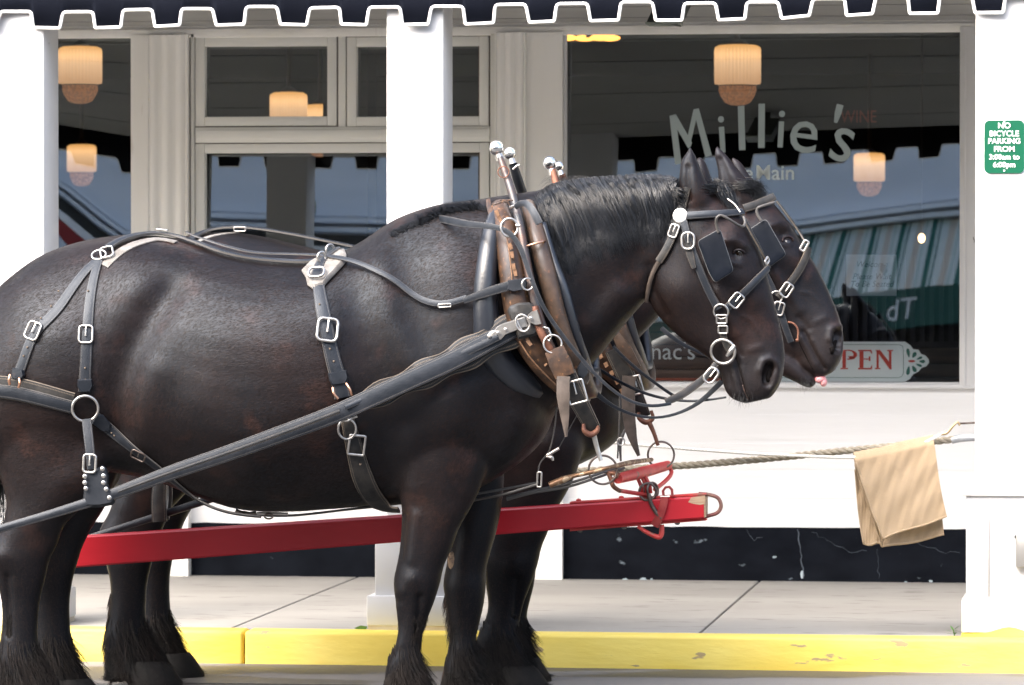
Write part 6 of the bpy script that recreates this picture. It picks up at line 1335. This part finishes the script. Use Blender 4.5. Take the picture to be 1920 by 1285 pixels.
# near mane: locks falling to the near side
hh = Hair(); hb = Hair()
crest = catmull([(1003, 378), (1015, 364), (1040, 350), (1070, 343), (1110, 338), (1160, 334), (1210, 332), (1245, 334), (1266, 338)], 14)
low = [(1008, 430), (1035, 492), (1070, 478), (1110, 462), (1150, 452), (1190, 442), (1225, 428), (1250, 410), (1268, 394)]
lowc = catmull(low, 14)
for k in range(620):
    u = r5.random(); i = u * (len(crest) - 1); rx = np.interp(i, range(len(crest)), crest[:, 0]); ry = np.interp(i, range(len(crest)), crest[:, 1])
    j = min(1, u + .02) * (len(lowc) - 1); tx = np.interp(j, range(len(lowc)), lowc[:, 0]); ty = np.interp(j, range(len(lowc)), lowc[:, 1])
    f_ = r5.choice((.45, .7, .9, 1.0, 1.0, 1.08)) * r5.uniform(.88, 1.06); tx = rx + (tx - rx + 8) * f_ + r5.uniform(-7, 14); ty = ry + (ty - ry + 6) * f_ + r5.uniform(-6, 8)
    bend = r5.uniform(2, 12); lf = r5.uniform(.006, .034)
    for q in range(12):
        sp = r5.gauss(0, 2.4); st = r5.gauss(0, 3.4); c0 = Vector(at(rx + sp - 3, ry + r5.uniform(4, 9), YN + r5.uniform(-.01, .035)))
        B = fall(SN, (rx + sp, ry + 9), (tx + st, ty + r5.gauss(0, 6)), lf + r5.uniform(-.003, .005), bend + r5.gauss(0, 1.8), 9)
        a1_ = c0 + (B[0] - c0) * .4 + Vector((0, 0, .006 + lf * .32)); P = [c0, a1_] + B[1:]
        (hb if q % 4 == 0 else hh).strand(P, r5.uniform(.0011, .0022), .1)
for k in range(420):     # flyaways
    x = r5.uniform(1000, 1280); y = np.interp(x, crest[:, 0], crest[:, 1]); b0_ = at(x, y + 6, YN); d_ = Vector((r5.uniform(-.05, .09), r5.uniform(-.03, .02), r5.uniform(.004, .026)))
    hh.strand([b0_ + d_ * t + Vector((0, 0, -.02 * t * t)) for t in np.linspace(0, 1, 6)], .0005)
M['hair_light'] = mat('hair_light', (.006, .0072, .0105), .38, spec=.6, c2=(.011, .013, .018), nscale=30)  # lighter, bluer strand colour stands in for highlights on the mane
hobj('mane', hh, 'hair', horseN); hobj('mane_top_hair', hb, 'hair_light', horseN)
# clipped hair on the withers behind the collar
hw = Hair()
for k in range(1500):
    x = r5.uniform(735, 925); top = np.interp(x, [720, 760, 800, 830, 860, 900, 930], [440, 420, 405, 392, 383, 381, 384]); y = top + abs(r5.gauss(0, 4)) + 4
    h, nn = SN.hit(x, y + 3)
    if h is None: h = at(x, y + 8, YN - .02); nn = Vector((0, -.2, 1))
    ln = r5.uniform(.018, .04) * (1.0 if 790 < x < 905 else .5); d_ = (nn * .5 + Vector((-.55 + .15 * r5.gauss(0, 1), -.05, .75))).normalized()
    hw.strand([h + d_ * ln * t + Vector((-.01, 0, -.004)) * t * t for t in (0, .35, .7, 1)], .0009)
hobj('wither_hair', hw, 'hair', horseN)
def forelock(S, par, root, tip, n, sp=8, rise=.02, name='forelock'):
    h_ = Hair()
    for k in range(n):
        P = fall(S, (root[0] + r5.gauss(0, sp), root[1] + r5.gauss(0, 4)), (tip[0] + r5.gauss(0, sp * .8), tip[1] + r5.gauss(0, 6)), r5.uniform(.006, .022), r5.gauss(2, 4), 7, rise); h_.strand(P, .001)
    hobj(name, h_, 'hair', par)
forelock(SN, horseN, (1333, 352), (1376, 392), 420)
forelock(SF, horseF, (1394, 348), (1428, 372), 420, 9, .012)
# far mane seen just above the near crest and behind the hames
hf_ = Hair()
for k in range(500):
    x = r5.uniform(1050, 1100); y = 352 + r5.uniform(-4, 10); b0_ = at(x, y, YF - .03); d_ = Vector((r5.uniform(-.10, .12), -.02, r5.uniform(.01, .06)))
    hf_.strand([b0_ + d_ * t + Vector((0, 0, .02 * math.sin(3 * t) - .035 * t * t)) for t in np.linspace(0, 1, 6)], .0008)
cr_f = catmull([(1060, 368), (1120, 352), (1190, 342), (1262, 336), (1330, 338)], 10)
for k in range(1600):
    i = r5.random() * (len(cr_f) - 1); x = np.interp(i, range(len(cr_f)), cr_f[:, 0]); y = np.interp(i, range(len(cr_f)), cr_f[:, 1]); P = fall(SF, (x + r5.gauss(0, 4), y + 5), (x + r5.gauss(8, 12), y + r5.uniform(50, 110)), r5.uniform(.004, .02), r5.gauss(-3, 3), 6); hf_.strand(P, .0011)
hobj('mane', hf_, 'hair', horseF)
# tail of the near horse
ht = Hair()
for k in range(900):
    a_ = r5.uniform(0, 6.28); q = r5.uniform(0, 1) ** .5; x0 = at(-62, 600, YN).x; b0_ = Vector((x0 + .05 * q * math.cos(a_), YN + .05 * q * math.sin(a_), at(-40, 600, YN).z)); L_ = r5.uniform(.62, .92)
    en = Vector((r5.gauss(.02, .05) + .015, r5.gauss(-.02, .05), -L_)); ht.strand([b0_ + Vector((en.x * t + .045 * math.sin(t * 3), en.y * t, en.z * t)) for t in np.linspace(0, 1, 9)], .0014)
hobj('tail_hair', ht, 'hair', horseN)
mb = MB(); mb.tube([at(-15, 560, YN), at(-42, 590, YN), at(-60, 640, YN), at(-64, 760, YN)], [.045, .04, .034, .02], 16); obj('tail_dock', mb, 'black_coat', horseN)
# stray lock at the left frame edge
hl = Hair()
for k in range(260):
    x = r5.gauss(-8, 6); P = [at(x + 10 * math.sin(t * 2.2) + t * r5.gauss(6, 5), 740 + t * r5.uniform(150, 210), YN + .05) for t in np.linspace(0, 1, 8)]; hl.strand(P, .0012)
hobj('tail_lock', hl, 'hair', horseN)

# feathers: long hair on the lower legs
def feather(S, par, rows, Y, n, mback, zr=(.10, .50), sd=1, name='leg_feather', brown=.0):
    rr = random.Random(sd); h_ = Hair(); R_ = [r_ for r_ in rows if r_[1] > 1120]
    ys = [r_[1] for r_ in R_]
    for k in range(int(n * 1.5)):
        y = rr.uniform(max(1150, min(ys)) ** 3, max(ys) ** 3) ** (1 / 3); x0 = np.interp(y, ys, [r_[0] for r_ in R_]); x1 = np.interp(y, ys, [r_[2] for r_ in R_]); w_ = np.interp(y, ys, [r_[4] for r_ in R_]); yo = R_[0][5]
        an = rr.uniform(0, 2 * math.pi) if rr.random() < .55 else rr.gauss(math.pi, .7)       # pi = rear
        wt = min(1, max(.25, (y - 1150) / 110)); cx = (x0 + x1) / 2; c = at(cx, y, Y + yo); rad = (x1 - x0) / 2 * Y / FPX
        p0 = Vector((c.x + rad * .92 * math.cos(an), Y + yo - w_ * .92 * math.sin(an), c.z)); od = Vector((math.cos(an), -math.sin(an), 0)); back = max(0, -math.cos(an))
        L_ = rr.uniform(.05, .11) * wt * (1 + .9 * back); ou = rr.uniform(.08, .27) * L_ * (.35 + back * .8) * wt
        P = [p0 + od * (ou * t) + Vector((0, 0, -L_ * t)) + Vector((rr.gauss(0, .002), rr.gauss(0, .002), 0)) * t for t in (0, .25, .5, .75, 1)]
        if P[-1].z < .012: 
            for q in P: q.z = max(q.z, .012 + rr.uniform(0, .02))
        h_.strand(P, rr.uniform(.0009, .0015))
    hobj(name, h_, 'hair_brown' if brown else 'leg_hair', par)
feather(SN, horseN, FORE_R, YN, 2600, 0, sd=1); feather(SN, horseN, FORE_L, YN, 2400, 0, sd=2); feather(SN, horseN, HIND_R, YN, 2400, 0, sd=3); feather(SN, horseN, HIND_L, YN, 2200, 0, sd=4)
def mvh(px, py): p = at(px, py, YN); return cam_px(Vector((p.x + .035, YF, p.z)))
def frow(rows, d0, d1): return [(*(lambda a, b: (a[0] + d0, a[1], b[0] + d1, b[1]))(mvh(r_[0], r_[1]), mvh(r_[2], r_[3])), *r_[4:]) for r_ in rows]
F1, F2, F3, F4 = frow(FORE_R, 62, 84), frow(FORE_L, 0, 0), frow(HIND_R, 52, 56), frow(HIND_L, 55, 44)
for i, (f_, nn_) in enumerate(((F1, 2800), (F2, 1500), (F3, 2800), (F4, 2000))): feather(SF, horseF, f_, YF, nn_, 0, sd=20 + i)
# a thin brown fringe behind the tendons
for S_, par_, rows_, Y_, sd in ((SF, horseF, F3, YF, 31), (SN, horseN, FORE_L, YN, 32)):
    rr = random.Random(sd); h_ = Hair(); R_ = [r_ for r_ in rows_ if 1080 < r_[1] < 1300]; ys = [r_[1] for r_ in R_]
    for k in range(420):
        y = rr.uniform(1110, 1270); x0 = np.interp(y, ys, [r_[0] for r_ in R_]); p0 = at(x0 + 3, y, Y_ + R_[0][5]) + Vector((0, rr.gauss(0, .012), 0)); L_ = rr.uniform(.03, .07); h_.strand([p0 + Vector((-.26 * L_ * t, 0, -L_ * t)) for t in (0, .4, .7, 1)], .0009)
    hobj('leg_fringe', h_, 'hair_brown', par_)
# hooves
def hoof(par, rows, Y, dx=8):
    row = rows[-1]
    a, b = at(row[0] + dx, row[1], Y + row[5]), at(row[2] + dx, row[3], Y + row[5]); cx = (a.x + b.x) / 2; hw = (b.x - a.x) / 2 * .86; mb = MB(); vs = []; seg = 28
    for z, s_, sh in ((.0, 1.14, .030), (.012, 1.15, .028), (.05, 1.02, .014), (.075, .92, .004), (.09, .8, .0)):
        for k in range(seg):
            an = 2 * math.pi * k / seg; vs.append((cx + sh + hw * s_ * math.cos(an) * (1.0 if math.cos(an) > 0 else .85), Y + row[5] + row[4] * 1.25 * s_ * math.sin(an) * .95, z))
    fs = [(i * seg + k, i * seg + (k + 1) % seg, (i + 1) * seg + (k + 1) % seg, (i + 1) * seg + k) for i in range(4) for k in range(seg)] + [tuple(range(seg))[::-1], tuple(4 * seg + k for k in range(seg))]
    mb.add(vs, fs); obj('hoof', mb, 'hoof', par, angle=50)
    h_ = Hair(); zr = [CZ + (502 - r_[1]) * (Y + row[5]) / FPX for r_ in rows][::-1]; ca = [(at(r_[0], r_[1], Y + row[5]).x, at(r_[2], r_[3], Y + row[5]).x, r_[4]) for r_ in rows][::-1]
    for k in range(1900):
        an = r5.uniform(0, 2 * math.pi); od = Vector((math.cos(an), math.sin(an), 0)); z = .06 + .20 * r5.random() ** 1.6
        x0, x1, w0 = [np.interp(z, zr, [c_[i] for c_ in ca]) for i in range(3)]; f_ = r5.uniform(.78, .96)
        p0 = Vector(((x0 + x1) / 2 + (x1 - x0) / 2 * f_ * od.x, Y + row[5] + w0 * f_ * od.y, z)); L_ = r5.uniform(.06, .12); ou = r5.uniform(.15, .42) * L_
        P = [p0 + od * ou * t ** 1.3 + Vector((.03 * t * t, 0, -L_ * t)) + Vector((r5.gauss(0, .004), r5.gauss(0, .004), 0)) * t for t in (0, .25, .5, .75, 1)]
        for q in P: q.z = max(q.z, .006 + r5.uniform(0, .02))
        h_.strand(P, r5.uniform(.0008, .0015))
    hobj('hoof_feather', h_, 'leg_hair', par)
for r_ in (FORE_R, FORE_L, HIND_R, HIND_L): hoof(horseN, r_, YN)
for r_ in (F1, F2, F3, F4): hoof(horseF, r_, YF)
# eyes, tongue, chestnut, whiskers
for S_, par_, (ex, ey) in ((SN, horseN, (1385, 475)), (SF, horseF, (1477, 452))):
    h, nn = S_.hit(ex, ey)
    if h is not None:
        c = h - nn * (.0135 if S_ is SN else .0165); mb = MB(); mb.sphere(c, .019, 28, 18); obj('eye', mb, 'eye', par_, angle=180)
        mb = MB(); P_ = []
        for a_ in np.linspace(R(200), R(-10), 10):
            q = S_.hit(ex + 10 * math.cos(a_), ey - 7.5 * math.sin(a_))
            if q[0] is not None: P_.append(q[0] + q[1] * .003)
        if len(P_) > 3: mb.tube(P_, [.0015] + [.0042] * (len(P_) - 2) + [.0015], 8); obj('eyelid', mb, 'black_coat', par_, angle=180)
M['nostril_dark'] = mat('nostril_dark', (.004, .003, .003), .8, spec=.1); M['lip_pink'] = mat('lip_pink', (.10, .06, .05), .6, c2=(.03, .02, .018), nscale=60)
for S_, par_, pts_, poly_ in ((SN, horseN, [(1447, 690), (1443, 698), (1441, 708), (1441, 716)], [(1379, 666), (1384, 682), (1389, 698), (1394, 718), (1399, 736), (1405, 749)]), (SF, horseF, [(1568, 638), (1563, 646), (1560, 656), (1560, 664)], [(1494, 630), (1503, 652), (1514, 674), (1524, 692)])):
    P_ = [S_.hit(*p) for p in pts_]; P_ = [h + n_ * .0005 for h, n_ in P_ if h is not None]
    if len(P_) > 2: mb = MB(); mb.tube(P_, [.004, .0105, .0115, .006][:len(P_)], 12, flat=.8); obj('nostril', mb, 'nostril_dark', par_, angle=180)  # matte black tube paints the inner shade of the shallow nostril
    P_ = [S_.hit(*p) for p in poly_]; P_ = [h + n_ * .0003 for h, n_ in P_ if h is not None]
    if len(P_) > 2: mb = MB(); mb.tube(catmull([tuple(p) for p in P_], 5), .0019, 6); obj('mouth_line', mb, 'nostril_dark', par_, angle=180)  # dark tube paints the shaded crease between the lips
mb = MB(); P_ = [SN.hit(*p) for p in ((1392, 722), (1397, 736), (1402, 747), (1412, 753), (1424, 753))]; P_ = [h + n_ * -.001 for h, n_ in P_ if h is not None]
if len(P_) > 2: mb.tube(catmull([tuple(p) for p in P_], 5), .0034, 8); obj('lip', mb, 'lip_pink', horseN, angle=180)
mb = MB(); mb.sphere(at(1538, 711, YF - .005), .023, 20, 14, (1.0, 1.1, .75)); mb.sphere(at(1544, 716, YF - .005), .017, 16, 12, (.85, 1.2, 1.1)); obj('tongue', mb, 'tongue', horseF, angle=180)
mb = MB(); h = SN.b.ray_cast(Vector((0, 0, CZ)), ray(848, 1052)); hp_ = h[0] if h[0] is not None else at(848, 1052, YN)
mb.sphere(hp_ + Vector((0, .004, 0)), .024, 20, 14, (.8, .42, 1.35)); obj('chestnut_patch', mb, 'chestnut', horseN)
for S_, par_, (cx, cy) in ((SN, horseN, (1388, 744)), (SF, horseF, (1512, 718))):
    hw = Hair()
    for k in range(80):
        h, nn = S_.hit(cx + r5.gauss(0, 14), cy + r5.gauss(0, 5))
        if h is None: continue
        d_ = Vector((r5.gauss(0, .3), -.3, -1)).normalized() * r5.uniform(.015, .04); hw.strand([h, h + d_ * .5, h + d_], .0003)
    hobj('whiskers', hw, 'hair', par_)

# ------------------------------------------------ small plants and leaves
M['leaf'] = mat('leaf', (.06, .15, .03), .5, c2=(.10, .22, .05), nscale=20)
def weed(px, py, Y, h_, n, label, sd, sp=1.0):
    b_ = at(px, py, Y); rr = random.Random(sd); t = thing('weed', label, 'weed', b_)
    mb = MB(); mb.tube([b_, b_ + Vector((.003, 0, h_ * .6)), b_ + Vector((-.002, 0, h_))], .0022, 6); obj('stem', mb, 'leaf', t)
    mb = MB()
    for k in range(n):
        a_ = rr.uniform(0, 6.28); L_ = h_ * rr.uniform(.45, .8) * sp; o_ = b_ + Vector((0, 0, h_ * rr.uniform(.35, 1))); d_ = Vector((math.cos(a_), math.sin(a_) * .6, rr.uniform(.0, .7))); s_ = d_.cross(Vector((0, 0, 1))).normalized() * L_ * .16
        mid = o_ + d_ * L_ * .5 + Vector((0, 0, L_ * .06)); tp = o_ + d_ * L_
        mb.add([o_, mid + s_, tp, mid - s_, mid - Vector((0, 0, .001))], [(0, 1, 4), (1, 2, 4), (2, 3, 4), (3, 0, 4)])
    obj('leaves', mb, 'leaf', t, smooth=False)
weed(1788, 1206, YK + .17, .055, 12, 'small weed growing in the joint beside the right pedestal', 4)
mb = MB()
for q in ([(664, 1178), (676, 1173), (689, 1175), (686, 1181), (674, 1182)], [(674, 1184), (684, 1181), (691, 1183), (690, 1188), (678, 1188)]): mb.prism([at(*p, YC - .02) for p in q], (0, .003, 0))
o = obj('fallen_leaf', mb, 'leaf', None, smooth=False); tag(o, 'green leaves at the foot of the middle column', 'leaf')
